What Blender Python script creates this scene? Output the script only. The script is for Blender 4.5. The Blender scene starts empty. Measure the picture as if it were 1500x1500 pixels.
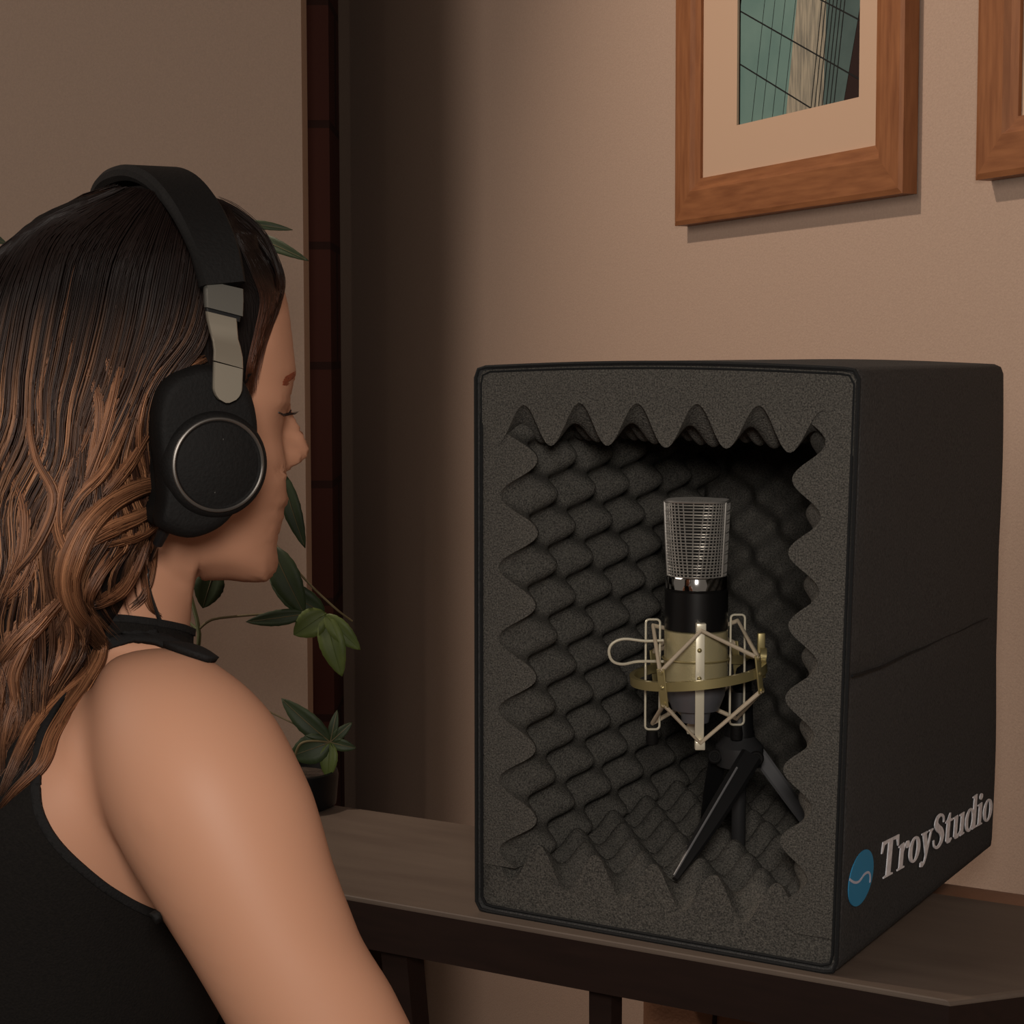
import bpy, bmesh, math, random
import numpy as np
from mathutils import Vector, Matrix
from mathutils.bvhtree import BVHTree
from mathutils.geometry import tessellate_polygon
random.seed(7); RNG = np.random.default_rng(11)
SC = bpy.context.scene; COL = SC.collection
V = lambda *a: np.array(a, float)
# ------------------------------------------------------------------ camera
F0 = 2661.0; YAW = -0.529; PIT = -0.0878
CAM = V(0.44985, -1.25644, 0.75 + 0.46117)
FW = V(math.sin(YAW)*math.cos(PIT), math.cos(YAW)*math.cos(PIT), math.sin(PIT))
RT = V(math.cos(YAW), -math.sin(YAW), 0)
UP = np.cross(RT, FW)
FH = V(math.sin(YAW), math.cos(YAW), 0)
def ray(px, py): return FW + RT*(px-750)/F0 + UP*(750-py)/F0
def P(px, py, z): return CAM + ray(px, py)*z
def on_plane(px, py, p0, n):
    d = ray(px, py); return CAM + d*(np.dot(p0-CAM, n)/np.dot(d, n))
def on_z(px, py, Z): return on_plane(px, py, V(0, 0, Z), V(0, 0, 1))
def room(a, b, h): return V(CAM[0], CAM[1], 0) + RT*a + FH*b + V(0, 0, h)
def to_px(X):
    d = np.atleast_2d(X) - CAM; z = d@FW
    return np.stack([750+F0*(d@RT)/z, 750-F0*(d@UP)/z, z], 1)
def crom(pts, n, closed=False):
    p = np.array(pts, float); m = len(p); out = []
    ts = np.linspace(0, m if closed else m-1, n, endpoint=not closed)
    for t in ts:
        i = int(math.floor(t)); 
        if not closed: i = min(i, m-2)
        f = t-i
        g = (lambda k: p[k % m]) if closed else (lambda k: p[min(max(k, 0), m-1)])
        a, b, c, d = g(i-1), g(i), g(i+1), g(i+2)
        out.append(.5*((2*b)+(-a+c)*f+(2*a-5*b+4*c-d)*f*f+(-a+3*b-3*c+d)*f**3))
    return np.array(out)
# ------------------------------------------------------------------ materials
def lin(c):
    return tuple(((x/255)/12.92 if x/255 <= .04045 else (((x/255)+.055)/1.055)**2.4) for x in c)
def mat(name, rgb, rough=.6, metal=0, rgb2=None, nscale=40, ncontrast=.5, bump=0, bscale=None, spec=.5, coat=0, sss=0, kind='noise', stretch=(1, 1, 1), detail=4, sheen=0):
    m = bpy.data.materials.new(name); m.use_nodes = True; nt = m.node_tree; N = nt.nodes; L = nt.links
    b = N['Principled BSDF']; b.inputs['Roughness'].default_value = rough; b.inputs['Metallic'].default_value = metal
    b.inputs['Specular IOR Level'].default_value = spec; b.inputs['Coat Weight'].default_value = coat
    b.inputs['Base Color'].default_value = (*lin(rgb), 1)
    if sheen: b.inputs['Sheen Weight'].default_value = sheen; b.inputs['Sheen Roughness'].default_value = .5
    if sss:
        b.inputs['Subsurface Weight'].default_value = sss; b.inputs['Subsurface Radius'].default_value = (.012, .004, .002); b.inputs['Subsurface Scale'].default_value = 1
    if rgb2 or bump:
        tc = N.new('ShaderNodeTexCoord'); mp = N.new('ShaderNodeMapping'); mp.inputs['Scale'].default_value = stretch
        L.new(tc.outputs['Object'], mp.inputs['Vector'])
    if rgb2:
        t = N.new('ShaderNodeTexNoise'); t.inputs['Scale'].default_value = nscale; t.inputs['Detail'].default_value = detail
        L.new(mp.outputs[0], t.inputs['Vector'])
        r = N.new('ShaderNodeValToRGB'); e = r.color_ramp.elements
        e[0].position = .5-ncontrast/2; e[1].position = .5+ncontrast/2
        e[0].color = (*lin(rgb), 1); e[1].color = (*lin(rgb2), 1)
        L.new(t.outputs['Fac'], r.inputs[0]); L.new(r.outputs[0], b.inputs['Base Color'])
    if bump:
        t2 = N.new('ShaderNodeTexNoise'); t2.inputs['Scale'].default_value = bscale or nscale; t2.inputs['Detail'].default_value = 3
        L.new(mp.outputs[0], t2.inputs['Vector'])
        bp = N.new('ShaderNodeBump'); bp.inputs['Strength'].default_value = bump; bp.inputs['Distance'].default_value = .002
        L.new(t2.outputs['Fac'], bp.inputs['Height']); L.new(bp.outputs[0], b.inputs['Normal'])
    return m
def colmat(name, attr, rough=.4, spec=.5, sss=0, aniso=0):
    m = bpy.data.materials.new(name); m.use_nodes = True; nt = m.node_tree; b = nt.nodes['Principled BSDF']
    a = nt.nodes.new('ShaderNodeAttribute'); a.attribute_name = attr
    nt.links.new(a.outputs['Color'], b.inputs['Base Color'])
    b.inputs['Roughness'].default_value = rough; b.inputs['Specular IOR Level'].default_value = spec
    if sss:
        b.inputs['Subsurface Weight'].default_value = sss; b.inputs['Subsurface Radius'].default_value = (.010, .004, .002); b.inputs['Subsurface Scale'].default_value = 1
    return m
M = {}
M['wall'] = mat('wall_paint', (182, 158, 142), .9, rgb2=(190, 166, 149), nscale=300, bump=.25, bscale=420, spec=.2)
M['wall_l'] = mat('wall_paint_left', (176, 156, 141), .9, rgb2=(184, 163, 147), nscale=300, bump=.25, bscale=420, spec=.2)
M['foam'] = mat('foam', (56, 55, 53), .95, rgb2=(104, 101, 95), nscale=820, ncontrast=.34, bump=.8, bscale=700, spec=.15)
M['fabric'] = mat('box_fabric', (44, 45, 46), .9, rgb2=(74, 74, 74), nscale=1100, ncontrast=.4, bump=.5, bscale=900, spec=.2, stretch=(1, 1, .45))
M['binding'] = mat('binding', (30, 31, 32), .8, bump=.4, bscale=900, spec=.2)
M['desk'] = mat('desk_top', (86, 74, 66), .5, rgb2=(104, 92, 82), nscale=7, ncontrast=.6, bump=.05, bscale=60, stretch=(1, 6, 6), spec=.4)
M['desk_dark'] = mat('desk_edge', (30, 18, 14), .55, rgb2=(38, 24, 19), nscale=20, stretch=(1, 8, 8), spec=.3)
M['wood'] = mat('frame_wood', (126, 78, 48), .5, rgb2=(160, 106, 68), nscale=16, ncontrast=.5, stretch=(9, 9, 1), detail=6, spec=.35)
M['woodh'] = mat('frame_wood_rail', (126, 78, 48), .5, rgb2=(160, 106, 68), nscale=16, ncontrast=.5, stretch=(1, 1, 9), detail=6, spec=.35)
M['mat'] = mat('passepartout', (204, 174, 150), .9, spec=.1)
M['black'] = mat('black_plastic', (20, 20, 21), .4, spec=.5)
M['hub'] = mat('hub_plastic', (44, 44, 45), .45)
M['blackmat'] = mat('matte_black', (8, 7, 7), .75, rgb2=(15, 13, 12), nscale=500, bump=.2, bscale=600, spec=.22)
M['micblack'] = mat('mic_black', (26, 25, 25), .32, metal=.3)
M['champagne'] = mat('champagne_metal', (204, 192, 150), .24, metal=.5, bump=.12, bscale=900)
M['bronze'] = mat('ring_metal', (168, 154, 108), .36, metal=.55)
M['steel'] = mat('bright_steel', (250, 242, 218), .25, metal=.45)
M['chrome'] = mat('chrome', (225, 225, 225), .08, metal=1)
M['grillwire'] = mat('grille_wire', (190, 186, 180), .28, metal=.7)
M['elastic'] = mat('elastic_cord', (196, 180, 156), .7)
M['conemetal'] = mat('cone_metal', (128, 128, 134), .35, metal=.6)
M['greyleg'] = mat('grey_leg', (112, 112, 114), .4)
M['yoke'] = mat('yoke_metal', (150, 142, 128), .33, metal=.6)
M['yoke2'] = mat('yoke_block', (96, 94, 88), .4, metal=.4)
M['tank'] = mat('tank_top_cloth', (16, 14, 13), .9, rgb2=(24, 21, 19), nscale=700, bump=.35, bscale=900, spec=.15)
M['tankb'] = mat('tank_binding', (24, 23, 23), .85, bump=.3, bscale=800, spec=.2)
M['blue'] = mat('logo_blue', (54, 138, 184), .6, spec=.3)
M['print'] = mat('letter_print', (250, 250, 255), .45, rgb2=(222, 222, 228), nscale=260, ncontrast=.3)
M['logo_line'] = mat('logo_line', (200, 205, 225), .6)
M['leaf'] = mat('leaf', (52, 66, 36), .55, rgb2=(38, 50, 28), nscale=30, spec=.4)
M['leaf2'] = mat('young_leaf', (92, 104, 48), .55, rgb2=(68, 82, 36), nscale=30, spec=.4)
M['stem'] = mat('stem', (78, 84, 46), .6)
M['stem2'] = mat('petiole', (104, 92, 62), .6)
M['pot'] = mat('pot_glaze', (10, 10, 11), .5, spec=.2)
M['soil'] = mat('soil', (40, 30, 22), .95, rgb2=(60, 46, 34), nscale=200, bump=1, bscale=200)
M['floor'] = mat('floor_boards', (96, 66, 44), .5, rgb2=(120, 84, 56), nscale=5, stretch=(1, 8, 1))
M['ceiling'] = mat('ceiling_paint', (120, 112, 104), .9)
M['leather'] = mat('brown_leather', (150, 110, 86), .55, rgb2=(134, 96, 74), nscale=20, bump=.2, bscale=300)
M['denim'] = mat('trouser_cloth', (26, 28, 34), .85, bump=.3, bscale=700)
def brick_mat():
    m = bpy.data.materials.new('dark_brick'); m.use_nodes = True; nt = m.node_tree; N = nt.nodes; L = nt.links; b = N['Principled BSDF']
    tc = N.new('ShaderNodeTexCoord'); t = N.new('ShaderNodeTexBrick'); t.inputs['Scale'].default_value = 1
    t.inputs['Color1'].default_value = (*lin((104, 58, 46)), 1); t.inputs['Color2'].default_value = (*lin((96, 52, 42)), 1); t.inputs['Mortar'].default_value = (*lin((70, 40, 32)), 1)
    t.inputs['Brick Width'].default_value = .22; t.inputs['Row Height'].default_value = .23; t.inputs['Mortar Size'].default_value = .008
    mp = N.new('ShaderNodeMapping'); mp.inputs['Rotation'].default_value = (math.pi/2, 0, 0)
    L.new(tc.outputs['Object'], mp.inputs[0]); L.new(mp.outputs[0], t.inputs['Vector']); L.new(t.outputs['Color'], b.inputs['Base Color'])
    b.inputs['Roughness'].default_value = .8; return m
M['brick'] = brick_mat()
# ------------------------------------------------------------------ objects
ORIG = {}
def props(o, label=None, cat=None, group=None, kind=None):
    for k, v in (('label', label), ('category', cat), ('group', group), ('kind', kind)):
        if v: o[k] = v
    return o
def thing(name, loc, label, cat, group=None):
    o = bpy.data.objects.new(name, None); COL.objects.link(o); o.location = tuple(loc); o.empty_display_size = .05
    ORIG[o.name] = np.array(loc, float); return props(o, label, cat, group)
def link_mesh(name, verts, faces, m, parent=None, smooth=True, loc=None, angle=None):
    L = ORIG[parent.name] if parent else (np.array(loc, float) if loc is not None else V(0, 0, 0))
    me = bpy.data.meshes.new(name); vv = np.asarray(verts, float)-L
    me.from_pydata(vv.tolist(), [], [tuple(int(i) for i in f) for f in faces]); me.update()
    if m: me.materials.append(m)
    if smooth:
        me.polygons.foreach_set('use_smooth', [True]*len(me.polygons))
        if angle: me.set_sharp_from_angle(angle=math.radians(angle))
    o = bpy.data.objects.new(name, me); COL.objects.link(o)
    if parent: o.parent = parent
    else: o.location = tuple(L)
    ORIG[o.name] = L; return o
def basis(t, ref=None):
    t = t/np.linalg.norm(t)
    if ref is None: ref = V(0, 0, 1) if abs(t[2]) < .9 else V(1, 0, 0)
    a = np.cross(ref, t); a /= np.linalg.norm(a); b = np.cross(t, a); return a, b
class MB:
    def __init__(s): s.v = []; s.f = []; s.n = 0
    def add(s, v, f):
        s.v += [np.array(q, float) for q in v]; s.f += [tuple(i+s.n for i in g) for g in f]; s.n = len(s.v); return s
    def tube(s, pts, r, seg=8, closed=False, ry=None, ref=None, caps=True):
        p = np.array(pts, float); n = len(p)
        r = np.full(n, r) if np.isscalar(r) else np.array(r); ry_ = r if ry is None else (np.full(n, ry) if np.isscalar(ry) else np.array(ry))
        T = np.array([(p[(i+1) % n]-p[i-1]) if closed else (p[min(i+1, n-1)]-p[max(i-1, 0)]) for i in range(n)])
        T /= np.linalg.norm(T, axis=1)[:, None]+1e-12
        a, b = basis(T[0], ref); vs = []
        for i in range(n):
            if ref is not None: a, b = basis(T[i], ref)
            else:
                a = a-T[i]*np.dot(a, T[i]); a /= np.linalg.norm(a); b = np.cross(T[i], a)
            for k in range(seg):
                w = 2*math.pi*k/seg; vs.append(p[i]+a*math.cos(w)*r[i]+b*math.sin(w)*ry_[i])
        fs = []
        for i in range(n if closed else n-1):
            j = (i+1) % n
            for k in range(seg): l = (k+1) % seg; fs.append((i*seg+k, i*seg+l, j*seg+l, j*seg+k))
        if not closed and caps: fs += [tuple(range(seg-1, -1, -1)), tuple((n-1)*seg+k for k in range(seg))]
        return s.add(vs, fs)
    def cyl(s, a, b, r, r2=None, seg=24): return s.tube([a, b], [r, r if r2 is None else r2], seg)
    def lathe(s, c, ax, prof, seg=40, ref=None):
        ax = ax/np.linalg.norm(ax); a, b = basis(ax, ref); vs = []; n = len(prof)
        for (h, r) in prof:
            for k in range(seg):
                w = 2*math.pi*k/seg; vs.append(c+ax*h+a*math.cos(w)*r+b*math.sin(w)*r)
        fs = [(i*seg+k, i*seg+(k+1) % seg, (i+1)*seg+(k+1) % seg, (i+1)*seg+k) for i in range(n-1) for k in range(seg)]
        fs += [tuple(range(seg-1, -1, -1)), tuple((n-1)*seg+k for k in range(seg))]
        return s.add(vs, fs)
    def box(s, c, X, Y, Z, hx, hy, hz, bev=0):
        c = np.array(c, float)
        bm = bmesh.new(); bmesh.ops.create_cube(bm, size=2)
        for v in bm.verts: v.co = (v.co.x*hx, v.co.y*hy, v.co.z*hz)
        if bev: bmesh.ops.bevel(bm, geom=list(bm.edges), offset=bev, segments=3, affect='EDGES', profile=.5)
        bm.verts.index_update(); vs = [c+X*v.co.x+Y*v.co.y+Z*v.co.z for v in bm.verts]; fs = [tuple(v.index for v in f.verts) for f in bm.faces]
        bm.free(); return s.add(vs, fs)
    def prism(s, outer, d, holes=()):   # outer: list of 3D points (planar), d: extrusion vector
        loops = [list(outer)]+[list(h) for h in holes]
        tri = tessellate_polygon([[Vector(p) for p in l] for l in loops]); flat = [p for l in loops for p in l]; n = len(flat)
        vs = flat+[p+d for p in flat]; fs = [tuple(t) for t in tri]+[tuple(n+i for i in reversed(t)) for t in tri]
        o = 0
        for l in loops:
            m = len(l); fs += [(o+i, o+(i+1) % m, n+o+(i+1) % m, n+o+i) for i in range(m)]; o += m
        return s.add(vs, fs)
    def build(s, name, m, parent=None, smooth=True, loc=None, angle=35, warp=None):
        v = np.array(s.v)
        if warp: v = warp(v)
        o = link_mesh(name, v, s.f, m, parent, smooth, loc, angle)
        bm = bmesh.new(); bm.from_mesh(o.data); bmesh.ops.recalc_face_normals(bm, faces=bm.faces); bm.to_mesh(o.data); bm.free()
        return o
FLZ = -.17
EX, EY, EZ = V(1, 0, 0), V(0, 1, 0), V(0, 0, 1)
# ------------------------------------------------------------------ room
WDIR = -.411*RT + .912*FH            # along the right wall, into the depth
WN = -.912*RT - .411*FH              # its normal, into the room
W0 = room(.56, 1.75, 0)
def slab(name, a, b, h0, h1, n, thick, m, label=None):
    mb = MB(); pts = [a+EZ*h0, b+EZ*h0, b+EZ*h1, a+EZ*h1]; mb.prism(pts, -n*thick)
    o = mb.build(name, m, smooth=False); return props(o, kind='structure')
slab('wall_right', W0-WDIR*3.2, W0+WDIR*3.4, FLZ, 3.0, WN, .1, M['wall'])
LZ = 3.0
le = room((447-750)/F0*LZ, LZ, 0)
slab('wall_left', le-RT*3.2, le, FLZ, 3.0, -FH, .08, M['wall_l'])
# dark brick pier standing in the recess behind the left wall's edge
mb = MB(); pc = room(-.494, 3.62, 1.415); mb.box(pc, RT, FH, EZ, .145, .10, 1.585)
tp = mb.build('trim_1', M['brick'], smooth=False, loc=pc); props(tp, kind='structure')
mb = MB(); pc2 = room(-.9, 4.25, 1.415); mb.box(pc2, RT, FH, EZ, .8, .05, 1.585)
props(mb.build('wall_back', M['wall_l'], smooth=False), kind='structure')
mb = MB(); mb.box(room(0, 1.2, FLZ-.03), RT, FH, EZ, 3.5, 3.5, .03); props(mb.build('floor', M['floor'], smooth=False), kind='structure')
mb = MB(); mb.box(room(0, 1.2, 3.03), RT, FH, EZ, 3.5, 3.5, .03); props(mb.build('ceiling', M['ceiling'], smooth=False), kind='structure')
mb = MB(); a = W0-WDIR*3.2; b = W0+WDIR*1.95
mb.prism([a+EZ*FLZ, b+EZ*FLZ, b+EZ*(FLZ+.09), a+EZ*(FLZ+.09)], WN*.014); props(mb.build('baseboard_right', M['desk_dark'], smooth=False), kind='structure')
# ------------------------------------------------------------------ framed pictures on the right wall
def wall_uv(px, py): 
    p = on_plane(px, py, W0+WN*.022, WN); return np.dot(p-W0, -WDIR), p[2]     # u grows to the right
def pic_frame(name, label, u0, z0, w, h, rot, art, fw=.060, wood_seed=0):
    c0 = W0 - WDIR*u0
    U = -WDIR*math.cos(rot)+EZ*math.sin(rot); Vv = EZ*math.cos(rot)+WDIR*math.sin(rot)
    base = c0+EZ*z0
    q = lambda u, v, d: base+U*u+Vv*v+WN*d
    t = thing(name, q(w/2, 0, .0), label, 'picture frame', 'wood-framed pictures on the right wall')
    def rail(pts_o, m, nm='frame_rail'):
        # moulded section: outer height .022, inner lip
        mb = MB(); (a, b), (ai, bi) = pts_o
        sec = [(0, .001), (0, .020), (.1, .022), (.72, .022), (.82, .017), (1, .015), (1, .001)]
        va = []
        for (s, d) in sec:
            for (o_, i_) in ((a, ai), (b, bi)):
                uu = o_[0]+(i_[0]-o_[0])*s; vv = o_[1]+(i_[1]-o_[1])*s; va.append(q(uu, vv, d))
        n = len(sec); fs = [(2*i, 2*i+1, 2*((i+1) % n)+1, 2*((i+1) % n)) for i in range(n)]+[tuple(2*i for i in range(n)), tuple(2*i+1 for i in range(n))]
        mb.add(va, fs); return mb.build(nm, m, t, smooth=False)
    O = [(0, 0), (w, 0), (w, h), (0, h)]; I = [(fw, fw), (w-fw, fw), (w-fw, h-fw), (fw, h-fw)]
    for i in range(4):
        j = (i+1) % 4; rail(((O[i], O[j]), (I[i], I[j])), M['woodh'] if i % 2 == 0 else M['wood'])
    mb = MB(); g = .001
    # mat with an opening and bevelled edge
    ax0, az0, ax1, az1 = art['open']
    outer = [q(fw-g, fw-g, .008), q(w-fw+g, fw-g, .008), q(w-fw+g, h-fw+g, .008), q(fw-g, h-fw+g, .008)]
    hole = [q(ax0, az0, .008), q(ax1, az0, .008), q(ax1, az1, .008), q(ax0, az1, .008)]
    mb.prism(outer, WN*.003, [hole]); mb.build('picture_mat', M['mat'], t, smooth=False)
    mb = MB(); mb.prism([q(ax0-.004, az0-.004, .004), q(ax1+.004, az0-.004, .004), q(ax1+.004, az1+.004, .004), q(ax0-.004, az1+.004, .004)], WN*.002)
    pr = mb.build('art_print', art['base'], t, smooth=False)
    if 'draw' in art: art['draw'](q, pr, ax0, az0, ax1, az1)
    return t
def inkmat(n, c, c2=None, **k): return mat(n, c, .7, rgb2=c2, spec=.2, **k)
ink_dark = inkmat('ink_dark', (44, 30, 28)); ink_navy = inkmat('ink_navy', (36, 44, 56)); ink_teal = inkmat('ink_teal', (98, 130, 126), (116, 146, 140), nscale=14)
ink_pale = inkmat('ink_pale', (168, 160, 142), (120, 118, 108), nscale=40, ncontrast=.3, stretch=(6, 6, .6)); ink_grey = inkmat('ink_grey', (84, 104, 102), (70, 88, 88), nscale=30)
ink_line = inkmat('ink_line', (30, 32, 32))
def tower_art(q, pr, x0, z0, x1, z1):
    # a leaning glass tower seen from below: strips of colour in the print
    W_, Hh = x1-x0, z1-z0
    pq = lambda s, t_, d=.0062: q(x0+s*W_, z0+t_*Hh, d)
    def clip(poly):
        def cl(poly, ins, inter):
            out = []
            for i in range(len(poly)):
                a, b = poly[i-1], poly[i]
                if ins(b):
                    if not ins(a): out.append(inter(a, b))
                    out.append(b)
                elif ins(a): out.append(inter(a, b))
            return out
        for ax, lo, up in ((0, 0, False), (0, 1, True), (1, 0, False), (1, 1, True)):
            ins = (lambda p, ax=ax, lo=lo, up=up: p[ax] <= lo+1e-9 if up else p[ax] >= lo-1e-9)
            def inter(a, b, ax=ax, lo=lo):
                t_ = (lo-a[ax])/(b[ax]-a[ax]); return tuple(a[k]+(b[k]-a[k])*t_ for k in (0, 1))
            poly = cl(poly, ins, inter)
            if not poly: return poly
        return poly
    def area(nm, poly, m, d):
        poly = clip(poly)
        if len(poly) > 2: mb = MB(); mb.prism([pq(*p_, d=d) for p_ in poly], WN*.0001); mb.build(nm, m, pr, smooth=False)
    s = .62
    area('glass_face', [(-.2, -.3*s), (.42, -.2*s), (.80, 1.3), (.34, 1.3), (0, .62*s*1), (-.2, .1)], ink_teal, .0062)
    area('sky_area', [(0, .62), (.30, 1.2), (0, 1.2)], ink_navy, .0063)
    area('shaft_face', [(.38, -.1), (.70, -.1), (.72, .30), (.80, .60), (.96, 1.05), (.72, 1.05), (.50, .40)], ink_pale, .0064)
    area('side_face', [(.62, -.1), (.84, -.05), (.99, .30), (1.0, 1.1), (.9, 1.1), (.74, .55), (.66, .2)], ink_grey, .0063)
    mb = MB()
    for k in range(9):
        t0 = .18+k*.17-.08; a, b = (0.0, t0+.10), (1.0, t0-.12-.10)
        pl = clip([a, b, (b[0], b[1]-.005), (a[0], a[1]-.005)])
        if len(pl) > 2: mb.prism([pq(*p_, d=.0067) for p_ in pl], WN*.0001)
    for k in range(7):
        sx = .60+k*.03; pl = clip([(sx, -.02), (sx+.006, -.02), (sx+.27, 1.02), (sx+.262, 1.02)])
        if len(pl) > 2: mb.prism([pq(*p_, d=.0066) for p_ in pl], WN*.0001)
    for k in range(4):
        sx = .1+k*.09; pl = clip([(sx, -.02), (sx+.003, -.02), (sx+.30, 1.02), (sx+.297, 1.02)])
        if len(pl) > 2: mb.prism([pq(*p_, d=.0065) for p_ in pl], WN*.0001)
    mb.build('facade_lines', ink_line, pr, smooth=False)
uA, zA = wall_uv(987, 331); uB, zB = wall_uv(1320, 283)
fw1 = uB-uA
ui, zi = wall_uv(1069, 184); uj, zj = wall_uv(1247, 150)
rot1 = math.atan2(zB-zA, uB-uA)
pic_frame('picture_frame', 'wood-framed picture of a glass tower with a teal facade, left of the two', uA, zA, fw1, .62, rot1,
          dict(open=(ui-uA, zi-zA-.0, uj-uA, .62-(zi-zA)), base=ink_dark, draw=tower_art), fw=wall_uv(1033, 262)[0]-uA if 0 else .058)
u2, z2 = wall_uv(1427, 264)
pic_frame('picture_frame', 'wood-framed picture cut off by the right edge, nearer than the glass tower print', u2, z2, .50, .62, rot1,
          dict(open=(.125, .15, .375, .47), base=ink_navy), fw=.058)
# ------------------------------------------------------------------ desk
dk = thing('console_table', (-.3, .15, FLZ), 'dark brown narrow wooden table carrying the foam box and the potted plant', 'table')
fl = on_z(506, 1311, .75); fr = on_z(1392, 1466, .75); dd = fr-fl; dd /= np.linalg.norm(dd)
fl2 = fr-dd*1.85
r2 = on_z(1500, 1452, .75); rd = r2-fr; rd /= np.linalg.norm(rd); r3 = fr+rd*.32
bk = on_z(1420, 1316, .75); bdir = dd; 
nb = np.cross(EZ, dd); depth = np.dot(bk-fr, nb)
r4 = r3+nb*(depth-np.dot(r3-fr, nb))
bl = fl2+nb*depth
TOPH = .75; TH = .041
poly = [fl2, fr, r3, r4, bl]
def inset(poly, d):
    c = sum(poly)/len(poly); return [p+(c-p)/np.linalg.norm(c-p)*d for p in poly]
mb = MB(); p0 = [p.copy() for p in poly]
lay = []
for (ins, z) in ((.004, .75), (.001, .749), (0, .747), (0, .7459)):
    pp = inset(poly, ins); lay.append([V(p[0], p[1], z) for p in pp])
vs = [q for l in lay for q in l]; n = 5
fs = [tuple(range(n))]+[(i*n+k, i*n+(k+1) % n, (i+1)*n+(k+1) % n, (i+1)*n+k) for i in range(3) for k in range(n)]+[tuple(3*n+k for k in reversed(range(n)))]
mb.add(vs, fs); top = mb.build('table_top', M['desk'], dk, smooth=False)
mb = MB(); pp = inset(poly, .001); mb.prism([V(p[0], p[1], .7458) for p in pp], V(0, 0, -.0394)); mb.build('apron', M['desk_dark'], dk, smooth=False)
def add_leg(px, inw, wid, lean):
    ys = 1311+(px-506)*(1466-1311)/(1392-506); f_ = on_z(px, ys, .75)
    # straight below the front edge, set back under the apron
    c = f_.copy(); c[2] = .7064; sh = to_px(c+nb*inw)[0, 0]-px; c = c+nb*inw-dd*(sh*c_scale)
    foot = c.copy(); foot[2] = FLZ; foot = foot+dd*lean
    mb = MB(); h = wid/2; X = dd*h; Y = nb*h
    mb.add([c-X-Y, c+X-Y, c+X+Y, c-X+Y, foot-X*.8-Y*.8, foot+X*.8-Y*.8, foot+X*.8+Y*.8, foot-X*.8+Y*.8],
           [(0, 1, 2, 3), (7, 6, 5, 4), (0, 4, 5, 1), (1, 5, 6, 2), (2, 6, 7, 3), (3, 7, 4, 0)])
    mb.build('leg', M['desk_dark'], dk, smooth=False)
c_scale = 1.5/F0/.863
add_leg(586, .03, .026, .09); add_leg(889, .03, .020, 0); add_leg(1440, .05, .03, 0); add_leg(180, .05, .026, -.05)
# ------------------------------------------------------------------ foam recording box
W, D, H = .319, .41, .45; BZ = .75
def warp(v):
    v = v.copy(); y = np.clip(v[:, 1]/D, 0, 1); z = (v[:, 2]-BZ)/H; s = np.clip((v[:, 0]+W)/W, 0, 1)
    v[:, 0] += s*.0105*(z-.40)*(1-y)
    bul = np.sin(np.clip(s, 0, 1)*math.pi)
    v[:, 2] += .0045*bul*np.clip((z-.8)/.2, 0, 1)
    return v
bx = thing('recording_box', (-W/2, D/2, BZ), 'charcoal fabric open-front recording box lined with grey egg-crate foam, on the table', 'sound booth')
def rrect(x0, x1, z0, z1, r, n=8, sub=10):
    pts = []
    for (cx, cz, a0) in ((x1-r, z1-r, 0), (x0+r, z1-r, 90), (x0+r, z0+r, 180), (x1-r, z0+r, 270)):
        for k in range(n+1):
            a = math.radians(a0+90*k/n); pts.append((cx+r*math.cos(a), cz+r*math.sin(a)))
    out = []
    for i in range(len(pts)):
        a, b = pts[i], pts[(i+1) % len(pts)]; L = math.dist(a, b); m = max(1, int(L/.02))
        for k in range(m): out.append((a[0]+(b[0]-a[0])*k/m, a[1]+(b[1]-a[1])*k/m))
    return out
R_ = .008
def shell_ring(y, ins, r=R_): return [V(x, y, BZ+z) for x, z in rrect(-W+ins, -ins, ins, H-ins, r)]
mb = MB(); rings = []
rings.append(shell_ring(.004, .004, .007))
rings.append(shell_ring(0, .0035, .007)); rings.append(shell_ring(-.001, .002)); rings.append(shell_ring(.0, .0005)); rings.append(shell_ring(.003, 0))
ny = 22
for k in range(1, ny+1): rings.append(shell_ring(.003+(D-.017)*k/ny, 0))
for k in range(1, 7):
    a = k/6*math.pi/2; rings.append(shell_ring(D-.014+.014*math.sin(a), .014*(1-math.cos(a)), max(R_, .008)))
n0 = min(len(r) for r in rings); assert all(len(r) == n0 for r in rings) or True
# resample every ring to the same count
def resamp(r, n):
    r = np.array(r); c = np.vstack([r, r[:1]]); L = np.r_[0, np.cumsum(np.linalg.norm(np.diff(c, axis=0), axis=1))]
    t = np.linspace(0, L[-1], n, endpoint=False); return np.stack([np.interp(t, L, c[:, k]) for k in range(3)], 1)
NN = 240; rings = [resamp(r, NN) for r in rings]
vs = np.vstack(rings); fs = [(i*NN+k, i*NN+(k+1) % NN, (i+1)*NN+(k+1) % NN, (i+1)*NN+k) for i in range(len(rings)-1) for k in range(NN)]
fs.append(tuple((len(rings)-1)*NN+k for k in range(NN)))
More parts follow.
